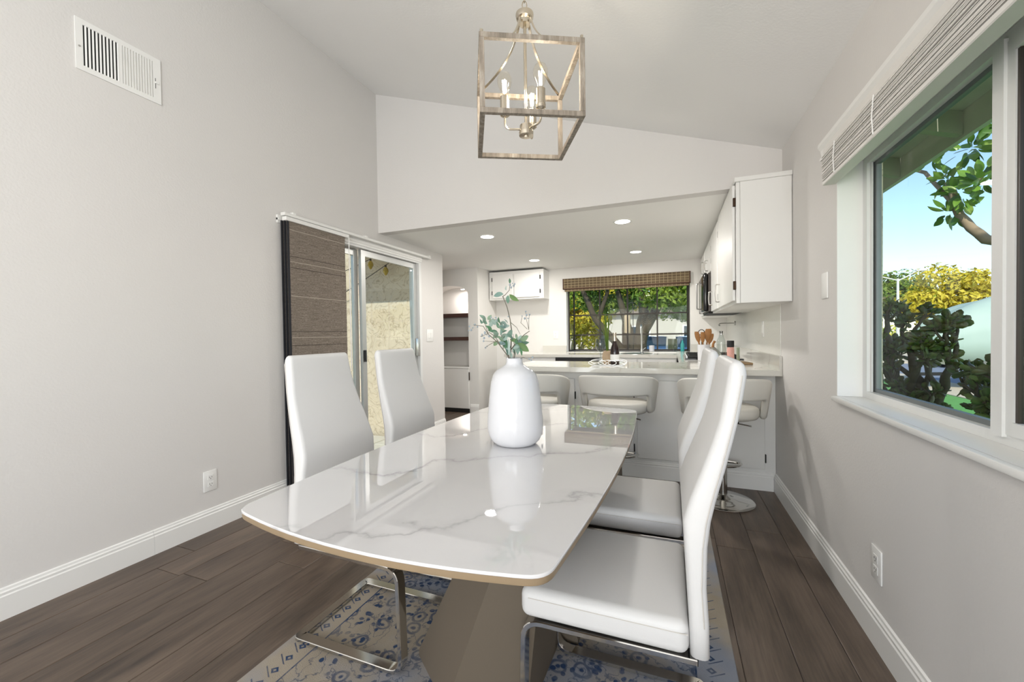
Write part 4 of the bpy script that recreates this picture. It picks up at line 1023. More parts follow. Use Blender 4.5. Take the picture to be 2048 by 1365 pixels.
# decorative group on the bar
tr = empty('wire_tray', (-0.495, 3.565, CT+0.0004), R(4), 'curled wire tray on the breakfast bar', 'tray')
obj('base', MB().rbox(-0.135, 0.135, -0.085, 0.085, 0.0, 0.006, 0.003, 1), 'quartz', tr)
for s_ in (-1, 1):
    for k in range(3):
        P = [(-0.12+0.08*k+0.075*math.cos(a)+0.03, s_*0.085, 0.025+0.022*math.sin(a)) for a in [2*PI*j/24 for j in range(24)]]
        obj('wire_loop', MB().tube(P, 0.0018, 6, True), 'steel_brushed', tr)
ZT = CT+0.0068
obj('wine_glass', MB().lathe([(0, 0), (0.032, 0.0), (0.031, 0.003), (0.006, 0.007), (0.004, 0.02), (0.004, 0.10), (0.012, 0.108), (0.034, 0.130), (0.043, 0.160), (0.042, 0.190), (0.035, 0.222), (0.034, 0.222), (0.041, 0.190), (0.042, 0.160), (0.033, 0.132), (0.010, 0.111), (0, 0.109)], n=36), 'clear_glass', label='empty clear wine glass on the wire tray', cat='glass', loc=(-0.563, 3.54, ZT), smooth=60)
wb = empty('wine_bottle', (-0.445, 3.555, ZT), 0, 'dark wine bottle on the wire tray', 'bottle')
obj('body', MB().lathe([(0, 0), (0.036, 0), (0.038, 0.005), (0.038, 0.100), (0.033, 0.140), (0.020, 0.178), (0.0145, 0.20), (0, 0.20)], n=28), 'bottle_dark', wb)
obj('neck_foil', MB().lathe([(0, 0.2005), (0.0148, 0.2005), (0.0145, 0.255), (0.016, 0.262), (0.016, 0.272), (0, 0.273)], n=20), 'nickel', wb)
obj('label_band', MB().lathe([(0.0383, 0.03), (0.0388, 0.032), (0.0388, 0.085), (0.0383, 0.087)], n=28), 'plate_white', wb)
rv = empty('grass_pot', (-0.515, 3.615, ZT), 0, 'ribbed clay pot of long grass blades on the wire tray', 'plant')
mb = MB(); rings = []
for q, r0 in ((0, 0.030), (0.1, 0.038), (0.5, 0.046), (0.85, 0.040), (1.0, 0.030)):
    rings.append([(r0*(1-0.05*abs(math.sin(9*a)))*math.cos(a), r0*(1-0.05*abs(math.sin(9*a)))*math.sin(a), 0.115*q) for a in [2*PI*k/72 for k in range(72)]])
obj('pot', mb.loft(rings), 'ribbed_clay', rv, smooth=30)
for k in range(14):
    a = rnd.uniform(0, 2*PI); ln = rnd.uniform(0.28, 0.40); b = rnd.uniform(0.02, 0.09)
    P = bez((0.008*math.cos(a), 0.008*math.sin(a), 0.10), (0.3*b*math.cos(a), 0.3*b*math.sin(a), 0.10+ln*0.6), (b*math.cos(a), b*math.sin(a), 0.10+ln), 8)
    rg = []
    for i, p in enumerate(P):
        w = 0.0045*(1-(i/8)**2)+0.0004; rg.append([p+Vector((-math.sin(a)*w, math.cos(a)*w, 0)), p+Vector((math.cos(a)*0.0008, math.sin(a)*0.0008, 0)), p+Vector((math.sin(a)*w, -math.cos(a)*w, 0)), p-Vector((math.cos(a)*0.0008, math.sin(a)*0.0008, 0))])
    obj('blade', MB().loft(rg), 'crown_green', rv)

# bar stools
def make_stool():
    s = empty('bar_stool', (0, 0, 0))
    obj('base_disc', MB().lathe([(0, 0), (0.198, 0), (0.200, 0.004), (0.195, 0.008), (0.10, 0.016), (0.05, 0.030), (0.036, 0.050), (0, 0.052)], n=56), 'chrome', s, smooth=60)
    obj('post', MB().tube([(0, 0, 0.05), (0, 0, 0.36)], 0.028, 24), 'chrome', s)
    obj('piston', MB().tube([(0, 0, 0.36), (0, 0, 0.575)], 0.018, 20), 'chrome', s)
    P = fillet([(-0.02, 0.02, 0.235), (-0.10, 0.05, 0.235), (-0.15, 0.17, 0.225), (0.0, 0.215, 0.222), (0.15, 0.17, 0.225), (0.10, 0.05, 0.235), (0.02, 0.02, 0.235)], 0.06, 6)
    obj('footrest', MB().tube(P, 0.0105, 10), 'chrome', s)
    obj('lever', MB().tube([(0.02, -0.02, 0.565), (0.17, -0.05, 0.545)], 0.005, 8), 'chrome', s)
    obj('mount', MB().rbox(-0.09, 0.09, -0.09, 0.09, 0.566, 0.590, 0.004, 1), 'black_matte', s)
    rings = []
    for z, sc in ((0.590, 0.80), (0.600, 0.93), (0.620, 1.0), (0.650, 1.0), (0.668, 0.965), (0.676, 0.88), (0.679, 0.6)):
        rings.append([(0.232*sc*math.cos(a)*(1-0.04*math.cos(4*a)), 0.205*sc*math.sin(a)*(1-0.04*math.cos(4*a)), z) for a in [2*PI*k/40 for k in range(40)]])
    obj('seat', MB().loft(rings), 'stool_white', s, smooth=70)
    # wrap-around back with a letterbox opening above the seat
    A = 98; NSEG = 48; rings = []
    def prof(i):
        a = -A+2*A*i/NSEG; t_ = abs(a)/A
        zt = 0.888-0.085*t_**3.0-0.02*max(0, t_-0.9)*10
        lo = 0.742; f = min(1, max(0, (t_-0.50)/0.22)); f = f*f*(3-2*f)
        zb = lo*(1-f)+0.602*f
        ri = 0.232+0.022*(1-f); th = 0.036
        rings_ = []
        ca, sa = math.sin(R(a)), -math.cos(R(a))
        hgt = zt-zb; sec = rrect(th, hgt, 0.0165, 4)
        out = []
        for u, v_ in sec:
            z = (zt+zb)/2+v_; q = (z-0.60)/0.29; lean = 0.040*q
            rr = ri+th/2+u+lean-0.018
            out.append((rr*ca*1.06, rr*sa*0.92, z))
        return out
    for i in range(NSEG+1): rings.append(prof(i))
    obj('backrest', MB().loft(rings), 'stool_white', s, smooth=60)
    return s
stool = make_stool()
for i, (x, y, lab) in enumerate([(-1.045, 3.19, 'white swivel bar stool behind the vase, farthest from the window wall'), (-0.380, 3.19, 'white swivel bar stool in the middle of the breakfast bar'), (0.335, 3.19, 'white swivel bar stool nearest the window wall')]):
    c = stool if i == 0 else copy_tree(stool)
    c.location = (x, y, 0.0003); tag(c, lab, 'bar stool', 'bar stools at the breakfast bar')
# ================================================================== OUTSIDE
# ground
GZ = -0.42
mb = MB(); NX_, NY_ = 10, 24
obj('lawn', MB().add([(0.9, -14, GZ+0.0), (6.2, -14, GZ), (6.2, 60, GZ), (0.9, 60, GZ)], [(0, 1, 2, 3)]).add([(-14, 6.45, GZ), (0.9, 6.45, GZ), (0.9, 16.5, GZ), (-14, 16.5, GZ)], [(0, 1, 2, 3)]), 'lawn_base', label='bright green lawn outside the windows', cat='lawn', kind='structure', smooth=0)
obj('sidewalk', MB().box(6.2, 7.6, -14, 60, GZ-0.05, GZ+0.02).box(-14, 6.2, 16.5, 17.8, GZ-0.05, GZ+0.02), 'concrete', label='pale concrete sidewalk beyond the lawn', cat='sidewalk', kind='structure', smooth=0)
obj('street', MB().box(7.6, 15.0, -14, 70, GZ-0.15, GZ-0.10).box(-20, 7.6, 17.8, 25.5, GZ-0.15, GZ-0.10), 'asphalt', label='blue grey asphalt street beyond the sidewalk', cat='street', kind='structure', smooth=0)
obj('far_ground', MB().box(15.0, 120, -14, 140, GZ-0.12, GZ-0.02).box(-60, 15.0, 25.5, 140, GZ-0.12, GZ-0.02), 'concrete', label='pale driveway ground across the street', cat='ground', kind='structure', smooth=0)
# patio and house wall outside the sliding door
pat = obj('patio', MB().box(-9, XL-0.151, -8, 4.15, -0.20, -0.07), 'floor_joint', label='pale flagstone patio outside the sliding door', cat='patio', kind='structure', smooth=0)
rnd = random.Random(3)
yy = -1.0
while yy < 4.13:
    xx = XL-0.155-rnd.random()*0.15; hgt = 0.34
    while xx > -6.0:
        w = rnd.uniform(0.28, 0.55)
        y1 = min(yy+hgt-0.012, 4.145)
        if y1-yy > 0.05: obj('flagstone', MB().rbox(xx-w+0.012, xx, yy, y1, -0.07, -0.045+rnd.uniform(0, 0.004), 0.006, 1), 'patio_floor', pat)
        xx -= w
    yy += hgt
obj('wall_stucco', MB().box(-9, XL-LT-0.001, 4.15, YN-0.121, -0.2, 3.0), 'stucco', label='cream stucco outside wall seen through the patio door', cat='wall', kind='structure', smooth=0)
def roof_prism(x0, x1, t0, t1): return [(x0, zceil(x0)+t0), (x1, zceil(x1)+t0), (x1, zceil(x1)+t1), (x0, zceil(x0)+t1)]
obj('sun_blocker_rear', MB().box(XL-0.15, XR+0.2, YREAR-3.2, YREAR-0.16, 2.75, 2.85), 'eave_board', label='added unseen roof slab behind the viewer that blocks the sun', cat='roof', kind='structure', smooth=0)  # added out of view to keep sun from the rear opening
# eave outside the large window: deck boards, rafters, fascia
ev = empty('roof_eave', (0, 0, 0), 0, 'grey green timber roof eave outside the large window', 'eave', kind='structure')
x0, x1 = XR+0.17, 1.40
nb = 5
for k in range(nb):
    a = x0+(x1-x0)*k/nb+0.002; b = x0+(x1-x0)*(k+1)/nb-0.002
    obj('deck_board', MB().prism(roof_prism(a, b, 0.10, 0.125), 'y', YREAR-0.15, YK+0.5), 'eave_board', ev, smooth=0)
y = -3.3
while y < YK+0.4:
    obj('rafter', MB().prism(roof_prism(x0, x1, -0.02, 0.098), 'y', y, y+0.045), 'eave_beam', ev, smooth=0); y += 0.61
obj('fascia', MB().box(x1+0.001, x1+0.03, YREAR-0.15, YK+0.5, zceil(x1)-0.035, zceil(x1)+0.14), 'eave_board', ev, smooth=0)
obj('wall_outside', MB().box(XR+0.161, XR+0.18, YREAR, 0.50, GZ, 2.30).box(XR+0.161, XR+0.18, 2.34, YK, GZ, 2.30).box(XR+0.161, XR+0.18, 0.50, 2.34, GZ, 0.85).box(XR+0.161, XR+0.18, 0.50, 2.34, 1.98, 2.30), 'stucco', label='stucco outer face of the window wall', cat='wall', kind='structure', smooth=0)

# string lights
sg = empty('string_lights', (0, 0, 0), 0, 'string of amber cage bulbs hung outside the patio door', 'string lights')
def sag(a, b, d, n=16):
    a, b = Vector(a), Vector(b); return [a.lerp(b, i/n)-Vector((0, 0, d*4*(i/n)*(1-i/n))) for i in range(n+1)]
l1 = sag((-4.9, 4.05, 1.30), (-2.70-LT, 4.05, 2.22), 0.03); l2 = sag((-4.6, 3.95, 1.78), (-2.7-LT, 3.95, 2.28), 0.03)
obj('cord', MB().tube(l1, 0.004, 6), 'cord_dark', sg); obj('cord', MB().tube(l2, 0.004, 6), 'cord_dark', sg)
def cord_z(L, x):
    for p, q in zip(L, L[1:]):
        if p.x <= x <= q.x: return p.z+(q.z-p.z)*(x-p.x)/(q.x-p.x)
    return L[-1].z
for L, x, y in ((l1, -3.20, 4.05), (l2, -3.34, 3.95), (l2, -2.98, 3.95), (l1, -4.2, 4.05)):
    z = cord_z(L, x)
    b = obj('bulb', MB().lathe([(0, -0.125), (0.010, -0.120), (0.034, -0.075), (0.028, -0.045), (0.010, -0.022), (0, -0.02)], (x, y, z), 10), 'bulb_amber', sg, smooth=20)
    obj('cap', MB().lathe([(0, -0.024), (0.012, -0.022), (0.012, 0.003), (0, 0.005)], (x, y, z), 10), 'black_matte', b)

# ------------------------------------------------------------------ foliage tools
def blob_points(rng, blobs, n):
    """points near the surface of a union of ellipsoids"""
    out = []; wts = [b[3]*b[4]+b[4]*b[5]+b[3]*b[5] for b in blobs]
    for b in rng.choices(blobs, wts, k=n):
        d = Vector((rng.gauss(0, 1), rng.gauss(0, 1), rng.gauss(0, 1))).normalized()
        r = rng.uniform(0.55, 1.05)
        out.append((Vector((b[0]+d.x*b[3]*r, b[1]+d.y*b[4]*r, b[2]+d.z*b[5]*r)), d))
    return out
def crown_mesh(rng, blobs, n, size):
    mb = MB(); vs = []; fs = []
    for p, d in blob_points(rng, blobs, n):
        nrm = (d+Vector((rng.uniform(-1, 1), rng.uniform(-1, 1), rng.uniform(-0.4, 1)))*0.8).normalized()
        u = nrm.orthogonal().normalized(); u = Matrix.Rotation(rng.uniform(0, 6.28), 3, nrm) @ u; w = nrm.cross(u)
        s = size*rng.uniform(0.6, 1.4); k = len(vs)
        vs += [p-u*s, p-w*s*0.5+nrm*s*0.15, p+u*s, p+w*s*0.5+nrm*s*0.15]; fs.append((k, k+1, k+2, k+3))
    mb.add(vs, fs); return mb
def tree(name, loc, label, cat_blobs, n, size, mat, trunk, bark='bark', group=None, seed=0):
    t_ = empty(name, loc, 0, label, 'tree', group)
    rng = random.Random(seed)
    me = bpy.data.meshes.new('crown'); mb = crown_mesh(rng, cat_blobs, n, size); me.from_pydata(mb.v, [], mb.f); me.materials.append(M[mat])
    link('crown', me, None, t_)
    for i, (pts, r0, r1) in enumerate(trunk):
        P = []
        V = [Vector(p) for p in pts]
        for a, b in zip(V, V[1:]):
            for k in range(5): P.append(a.lerp(b, k/5)+Vector((rng.uniform(-1, 1), rng.uniform(-1, 1), 0))*r0*0.10)
        P.append(V[-1]); m = len(P)
        obj('trunk' if i == 0 else 'branch', MB().tube(P, [r0+(r1-r0)*k/(m-1) for k in range(m)], 10), bark, t_, smooth=60)
    return t_
def rb(seed, c, R_, n, r, flat=0.8):
    rg = random.Random(seed); out = []
    for _ in range(n):
        d = Vector((rg.gauss(0, 1), rg.gauss(0, 1), rg.gauss(0, 1))).normalized()*rg.uniform(0.2, 1)
        s = r*rg.uniform(0.6, 1.25); out.append((c[0]+d.x*R_[0], c[1]+d.y*R_[1], c[2]+d.z*R_[2], s, s, s*flat))
    return out

# trees seen through the kitchen window
tree('broad_tree', (-0.95, 12.0, GZ), 'dark forked tree with spreading branches outside the kitchen window',
     rb(1, (0.5, 0.8, 3.6), (4.0, 2.4, 1.5), 34, 0.75)+rb(7, (1.0, -0.6, 2.55), (1.8, 0.8, 0.35), 9, 0.42)+rb(9, (-1.1, 0.6, 2.6), (1.2, 0.6, 0.5), 8, 0.45), 19000, 0.07, 'crown_green',
     [([(0.05, 0, 0), (0.02, 0, 0.9), (0.1, 0, 1.3)], 0.30, 0.24), ([(-0.05, 0, 0.75), (-0.45, 0, 1.25), (-1.1, 0.1, 2.0), (-1.6, 0.2, 3.1)], 0.14, 0.07), ([(0.12, 0, 1.2), (0.25, 0.1, 2.1), (0.15, 0.1, 3.4)], 0.20, 0.08), ([(0.2, 0, 1.5), (0.7, 0, 2.5), (1.6, -0.3, 3.3), (2.2, -0.4, 4.0)], 0.13, 0.06), ([(-0.02, 0, 1.2), (-0.35, 0.1, 2.3), (-0.6, 0.1, 3.4)], 0.13, 0.05), ([(-1.05, 0.1, 1.95), (-0.75, 0.1, 2.8), (-0.9, 0.1, 3.5)], 0.07, 0.04)], group='trees outside the kitchen window', seed=1)
tree('pale_tree', (-4.0, 17.2, GZ), 'yellow green tree with a pale many-stemmed trunk left in the kitchen window',
     rb(2, (0, 0, 2.9), (1.9, 1.5, 1.7), 26, 0.62), 9000, 0.085, 'crown_yellow',
     [([(0, 0, 0), (0.05, 0, 0.6), (0.25, 0, 1.8)], 0.16, 0.08), ([(0, 0, 0.2), (-0.5, 0, 1.1), (-0.8, 0, 2.2)], 0.10, 0.06), ([(0.05, 0, 0.3), (0.5, 0, 1.0), (0.9, 0, 2.2)], 0.10, 0.05)], 'bark_pale', 'trees outside the kitchen window', 2)
tree('yellow_tree', (-2.2, 20.0, GZ), 'bright yellow tree behind the dark one in the kitchen window',
     rb(3, (-0.6, 1.5, 3.9), (3.4, 1.2, 1.6), 22, 0.9), 9000, 0.10, 'crown_yellow',
     [([(0, 1.5, 0), (0, 1.5, 2.2)], 0.18, 0.1)], 'bark', 'trees outside the kitchen window', 3)
tree('street_tree', (3.2, 18.6, GZ), 'green street tree at the right of the kitchen window view',
     rb(4, (-1.0, -2.2, 3.4), (2.4, 1.2, 1.5), 18, 0.7)+rb(44, (-2.3, -2.2, 2.25), (1.5, 0.5, 0.45), 9, 0.42), 8000, 0.085, 'crown_green',
     [([(-1.0, -2.2, 0), (-1.0, -2.2, 2.6)], 0.22, 0.12)], 'bark', 'trees outside the kitchen window', 4)
tree('shrub', (-4.9, 14.6, GZ), 'leafy green shrub at the left of the kitchen window view',
     rb(5, (-0.35, 0, 0.8), (0.4, 0.4, 0.6), 8, 0.4), 2500, 0.06, 'crown_lime', [([(-0.3, 0, 0), (-0.3, 0, 0.6)], 0.05, 0.03)], group='trees outside the kitchen window', seed=5)
pole = obj('utility_pole', MB().tube([(0.06, 15.0, GZ), (0.06, 15.0, 0.95)], 0.15, 14), 'bark_pale', label='pale weathered post before the blue car', cat='post')
bf = empty('bird_feeder', (-0.86, 9.0, 1.18), 0, 'hanging woven bird feeder before the kitchen window', 'bird feeder')
obj('basket', MB().lathe([(0, 0), (0.062, 0.0), (0.066, 0.02), (0.066, 0.36), (0.05, 0.40), (0, 0.41)], n=20), 'ribbed_clay', bf)
obj('cap', MB().lathe([(0, 0.412), (0.09, 0.411), (0.02, 0.47), (0, 0.475)], n=20), 'bark', bf)
obj('hanger', MB().tube(fillet([(0, 0, 0.47), (0, 0, 0.62), (0.12, 0, 0.66), (0.12, 0, GZ-1.18)], 0.05, 6), 0.008, 8), 'cord_dark', bf)

# parked cars
def car(loc, rz, paint, label):
    c = empty('parked_car', loc, rz, label, 'car')
    prof = [(-2.15, 0.30), (-2.2, 0.62), (-2.05, 0.86), (-1.1, 0.96), (0.9, 0.96), (2.05, 0.82), (2.2, 0.55), (2.15, 0.28)]
    def ringat(y, k): return [(x*(1-0.03*k), y, 0.28+(z-0.28)*(1-0.06*k)) for x, z in prof]
    obj('body', MB().loft([ringat(-0.86, 1.5), ringat(-0.80, 0), ringat(0.80, 0), ringat(0.86, 1.5)]), paint, c, smooth=25)
    cab = [(-1.75, 0.95), (-1.15, 1.42), (0.15, 1.46), (0.95, 0.95)]
    obj('cabin', MB().loft([[(x*0.97, -0.76, z) for x, z in cab], [(x*0.90, -0.60, 0.95+(z-0.95)*1.0) for x, z in cab], [(x*0.90, 0.60, z) for x, z in cab], [(x*0.97, 0.76, z) for x, z in cab]]), 'car_glass', c, smooth=25)
    obj('roof', MB().rbox(-1.08, 0.12, -0.60, 0.60, 1.425, 1.475, 0.02, 2), paint, c)
    for s_ in (-1, 1):
        for xx in (-1.35, 1.38):
            w = obj('wheel', MB().tube([(xx, s_*0.70, 0.32), (xx, s_*0.885, 0.32)], 0.32, 24), 'tyre', c)
            obj('hubcap', MB().tube([(xx, s_*0.886, 0.32), (xx, s_*0.895, 0.32)], 0.20, 20), 'steel_brushed', w)
        obj('headlight', MB().rbox(2.08, 2.19, s_*0.62-0.16, s_*0.62+0.16, 0.60, 0.74, 0.02, 2), 'plate_white', c)
    obj('grille', MB().rbox(2.15, 2.215, -0.38, 0.38, 0.50, 0.66, 0.02, 1), 'black_matte', c)
    obj('bumper', MB().rbox(2.08, 2.24, -0.80, 0.80, 0.30, 0.46, 0.04, 2), paint, c)
    return c
car((1.0, 22.4, GZ-0.10), R(-88), 'car_blue', 'blue car parked facing the kitchen window, on the right')
car((-0.95, 23.6, GZ-0.10), R(-93), 'car_blue', 'blue car parked behind the forked tree trunk')
def house(loc, w, d, h, rz, label, roofh=1.5):
    e = empty('house', loc, rz, label, 'building')
    obj('wall', MB().box(-w/2, w/2, -d/2, d/2, 0, h), 'house_wall', e, smooth=0)
    obj('roof', MB().prism([(-w/2-0.5, h), (w/2+0.5, h), (0, h+roofh)], 'y', -d/2-0.5, d/2+0.5), 'house_roof', e, smooth=0)
    for xx in (-w*0.3, 0.0, w*0.3):
        f = obj('window', MB().box(xx-0.7, xx+0.7, -d/2-0.06, -d/2+0.01, 1.0, 2.1), 'trim_white', e, smooth=0)
        obj('pane', MB().box(xx-0.6, xx+0.6, -d/2-0.07, -d/2-0.055, 1.08, 2.02), 'car_glass', f, smooth=0)
    return e
house((1.5, 36, GZ), 12, 8, 3.0, 0, 'white house across the street beyond the blue cars')
house((-12, 38, GZ), 12, 8, 3.0, 0, 'white house behind the trees at the left of the kitchen view')
house((14.0, 66, GZ), 9, 8, 3.2, R(-10), 'distant white house seen behind the jade plant', 2.0)

# ------------------------------------------------------------------ view from the large window
# far trees
for i, (x, y, h_, r_, mat, lab) in enumerate([(14.8, 47, 5.6, 3.0, 'crown_yellow', 'yellow tree at the left of the big window view'), (21.5, 53, 7.4, 3.4, 'crown_green', 'darker green tree between the yellow trees'), (20.6, 42, 6.6, 3.4, 'crown_yellow', 'large yellow tree above the covered boat'), (26.6, 44, 6.3, 3.3, 'crown_lime', 'lime green tree at the right of the big window view'), (33.0, 48, 6.0, 3.5, 'crown_yellow', 'yellow tree behind the window sash')]):
    tree('roadside_tree', (x, y, GZ), lab, rb(20+i, (0, 0, h_*0.62), (r_*0.8, r_*0.6, h_*0.30), 16, r_*0.42), 5500, 0.19, mat, [([(0, 0, 0), (0.1, 0, h_*0.6)], 0.25, 0.12)], group='trees across the street', seed=30+i)
for i, (x, y, lab) in enumerate([(13.2, 38, 'low olive hedge under the yellow trees, left part'), (19.2, 37, 'low olive hedge under the yellow trees, right part')]):
    tree('hedge', (x, y, GZ), lab, rb(50+i, (0, 0, 1.4), (2.2, 0.8, 0.9), 12, 0.8), 3500, 0.13, 'crown_lime', [([(0, 0, 0), (0, 0, 1.0)], 0.08, 0.05)], group='hedges across the street', seed=60+i)
# street lamp with two arms
sl_ = empty('street_lamp', (11.4, 28.0, GZ-0.1), 0, 'pale twin-armed street lamp before the yellow trees', 'street lamp')
obj('pole', MB().tube([(0, 0, 0), (0, 0, 4.4)], [0.09, 0.05], 12), 'lamp_post', sl_)
for s_ in (-1, 1):
    a_ = obj('arm', MB().tube(bez((0, 0, 4.3), (s_*0.35, 0, 4.42), (s_*0.75, 0, 4.75 if s_ > 0 else 4.55), 8), 0.032, 8), 'lamp_post', sl_)
    obj('lamp_head', MB().rbox(s_*0.95-0.22, s_*0.95+0.22, -0.09, 0.09, (4.78 if s_ > 0 else 4.54)-0.04, (4.78 if s_ > 0 else 4.54)+0.04, 0.02, 2), 'lamp_post', a_)
# boat under a tarpaulin
bt_ = empty('covered_boat', (8.35, 14.6, GZ), R(16), 'large boat on a trailer draped in a pale green tarpaulin', 'boat')
rings = []
for i in range(25):
    q = i/24; x = -2.3+6.4*q; top_ = 1.55+1.10*min(1, q/0.42)**0.7+0.10*math.sin(q*9); hw = 0.95*min(1, (q+0.10)/0.30)
    rg = []
    for k in range(21):
        a = PI*k/20; c_ = math.cos(a); s2 = math.sin(a)
        zz = 0.75+0.05*math.sin(9*q+k)+(top_-0.75)*(s2**0.55)
        rg.append((x+0.03*math.sin(k*2.1), hw*c_*(1.0+0.03*math.sin(q*40+k)), zz))
    rings.append(rg)
mb = MB().loft(rings, close=False)
tp = obj('tarpaulin', mb, 'tarp', bt_, smooth=50)
sm = tp.modifiers.new('cloth', 'SOLIDIFY'); sm.thickness = 0.01
obj('hull', MB().loft([[(-2.0, 0, 0.7), (-2.0, 0.02, 0.95), (-2.0, -0.02, 0.95)], [(-0.6, 0, 0.45), (-0.6, 0.75, 1.0), (-0.6, -0.75, 1.0)], [(3.9, 0, 0.5), (3.9, 0.85, 1.0), (3.9, -0.85, 1.0)]]), 'plate_white', bt_, smooth=20)
obj('trailer', MB().box(-2.6, 3.6, -0.05, 0.05, 0.36, 0.44).box(1.0, 1.1, -0.85, 0.85, 0.30, 0.38), 'black_matte', bt_, smooth=0)
for s_ in (-1, 1): obj('wheel', MB().tube([(1.05, s_*0.78, 0.30), (1.05, s_*0.95, 0.30)], 0.30, 20), 'tyre', bt_)
car((12.2, 24.5, GZ-0.10), R(75), 'car_black', 'black car parked in the street beyond the jade plant')
bn = empty('wheelie_bin', (6.3, 18.2, GZ+0.02), R(20), 'teal wheelie bin standing at the kerb beyond the jade plant', 'bin')
obj('tub', MB().loft([[(-0.22, -0.26, 0.04), (0.22, -0.26, 0.04), (0.22, 0.26, 0.04), (-0.22, 0.26, 0.04)], [(-0.29, -0.36, 0.98), (0.29, -0.36, 0.98), (0.29, 0.36, 0.98), (-0.29, 0.36, 0.98)]]), 'bin_teal', bn, smooth=0)
obj('lid', MB().rbox(-0.31, 0.31, -0.39, 0.40, 0.982, 1.05, 0.02, 2), 'bin_teal', bn)

# magnolia: pale branches and big glossy leaves
mg = empty('magnolia', (2.9, 3.2, GZ), 0, 'magnolia branches with big glossy green leaves at the top of the window', 'tree')
def W(x, y, z): return Vector((x-2.9, y-3.2, z-GZ))
rnd = random.Random(21)
obj('trunk', MB().tube([W(2.9, 3.2, GZ), W(2.95, 3.2, 0.6), W(2.85, 3.25, 1.5), W(2.75, 3.4, 2.3)], [0.16, 0.13, 0.10, 0.075], 12), 'bark_pale', mg, smooth=60)
br = [([W(2.80, 3.3, 1.75), W(2.35, 3.62, 1.66), W(2.05, 3.86, 1.80), W(2.0, 4.03, 2.02), W(1.97, 4.1, 2.3)], 0.042, 0.022),
      ([W(2.75, 3.4, 2.3), W(2.45, 3.72, 2.42), W(2.2, 3.85, 2.75), W(2.05, 4.0, 2.95)], 0.06, 0.03),
      ([W(2.0, 4.03, 2.05), W(1.92, 4.3, 2.45), W(1.90, 4.62, 2.62)], 0.018, 0.009),
      ([W(2.3, 3.8, 2.6), W(2.1, 3.8, 2.35), W(1.98, 3.85, 2.2)], 0.025, 0.012),
      ([W(2.2, 3.85, 2.7), W(2.0, 4.2, 2.8), W(1.95, 4.45, 2.85)], 0.02, 0.01)]
for P, r0, r1 in br:
    Q = []
    for a, b in zip(P, P[1:]):
        for k in range(4): Q.append(a.lerp(b, k/4)+Vector((rnd.uniform(-1, 1), rnd.uniform(-1, 1), rnd.uniform(-1, 1)))*r0*0.12)
    Q.append(P[-1]); n = len(Q)
    obj('branch', MB().tube(Q, [r0+(r1-r0)*i/(n-1) for i in range(n)], 10), 'bark_pale', mg, smooth=60)
mleaf = [leaf_mesh(1, w, c, 0.1, 6) for w, c in ((0.58, 0.12), (0.66, 0.05), (0.52, 0.2))]
for m_ in mleaf: m_.materials.append(M['leaf_magnolia'])
tufts = [(1.97, 4.12, 2.32, 16, 0.14), (1.98, 3.98, 2.18, 22, 0.14), (2.0, 3.80, 2.20, 20, 0.13), (1.95, 4.25, 2.55, 16, 0.13), (2.02, 3.95, 2.48, 20, 0.14), (1.92, 4.55, 2.62, 9, 0.09), (1.98, 3.9, 2.72, 18, 0.13), (2.0, 3.68, 2.62, 16, 0.13), (2.1, 3.55, 2.75, 16, 0.14), (2.05, 3.5, 2.45, 8, 0.12), (1.98, 4.06, 2.06, 12, 0.10), (2.0, 3.78, 2.95, 14, 0.14)]
for (x, y, z, n, rad) in tufts:
    for _ in range(int(n*1.55)):
        d = Vector((rnd.gauss(0, 1), rnd.gauss(0, 1), rnd.gauss(0, 1))).normalized()
        a = W(x, y, z)+d*rad*rnd.uniform(0.1, 0.7); L = rnd.uniform(0.07, 0.105)
        put_leaf(rnd.choice(mleaf), mg, a, a+(d+Vector((0, 0, rnd.uniform(-0.3, 0.3)))).normalized()*L, rnd.uniform(-PI, PI))

shade_canopy = crown_mesh(random.Random(77), [(b[0]-2.9, b[1]-3.2, b[2]-GZ, b[3], b[4], b[5]) for b in rb(71, (2.0, -0.5, 4.1), (0.9, 0.95, 0.4), 18, 0.45)], 5200, 0.075)  # unseen leaf canopy added overhead to shade the jade plant
me = bpy.data.meshes.new('crown'); me.from_pydata(shade_canopy.v, [], shade_canopy.f); me.materials.append(M['crown_green']); o = link('crown', me, None, mg); o['kind'] = 'stuff'
obj('branch', MB().tube([W(2.75, 3.4, 2.3), W(2.75, 2.4, 3.2), W(2.5, 1.2, 3.7), W(2.1, -0.3, 4.1)], [0.07, 0.06, 0.045, 0.02], 10), 'bark_pale', mg, smooth=60)  # limb reaching out to the added shading canopy
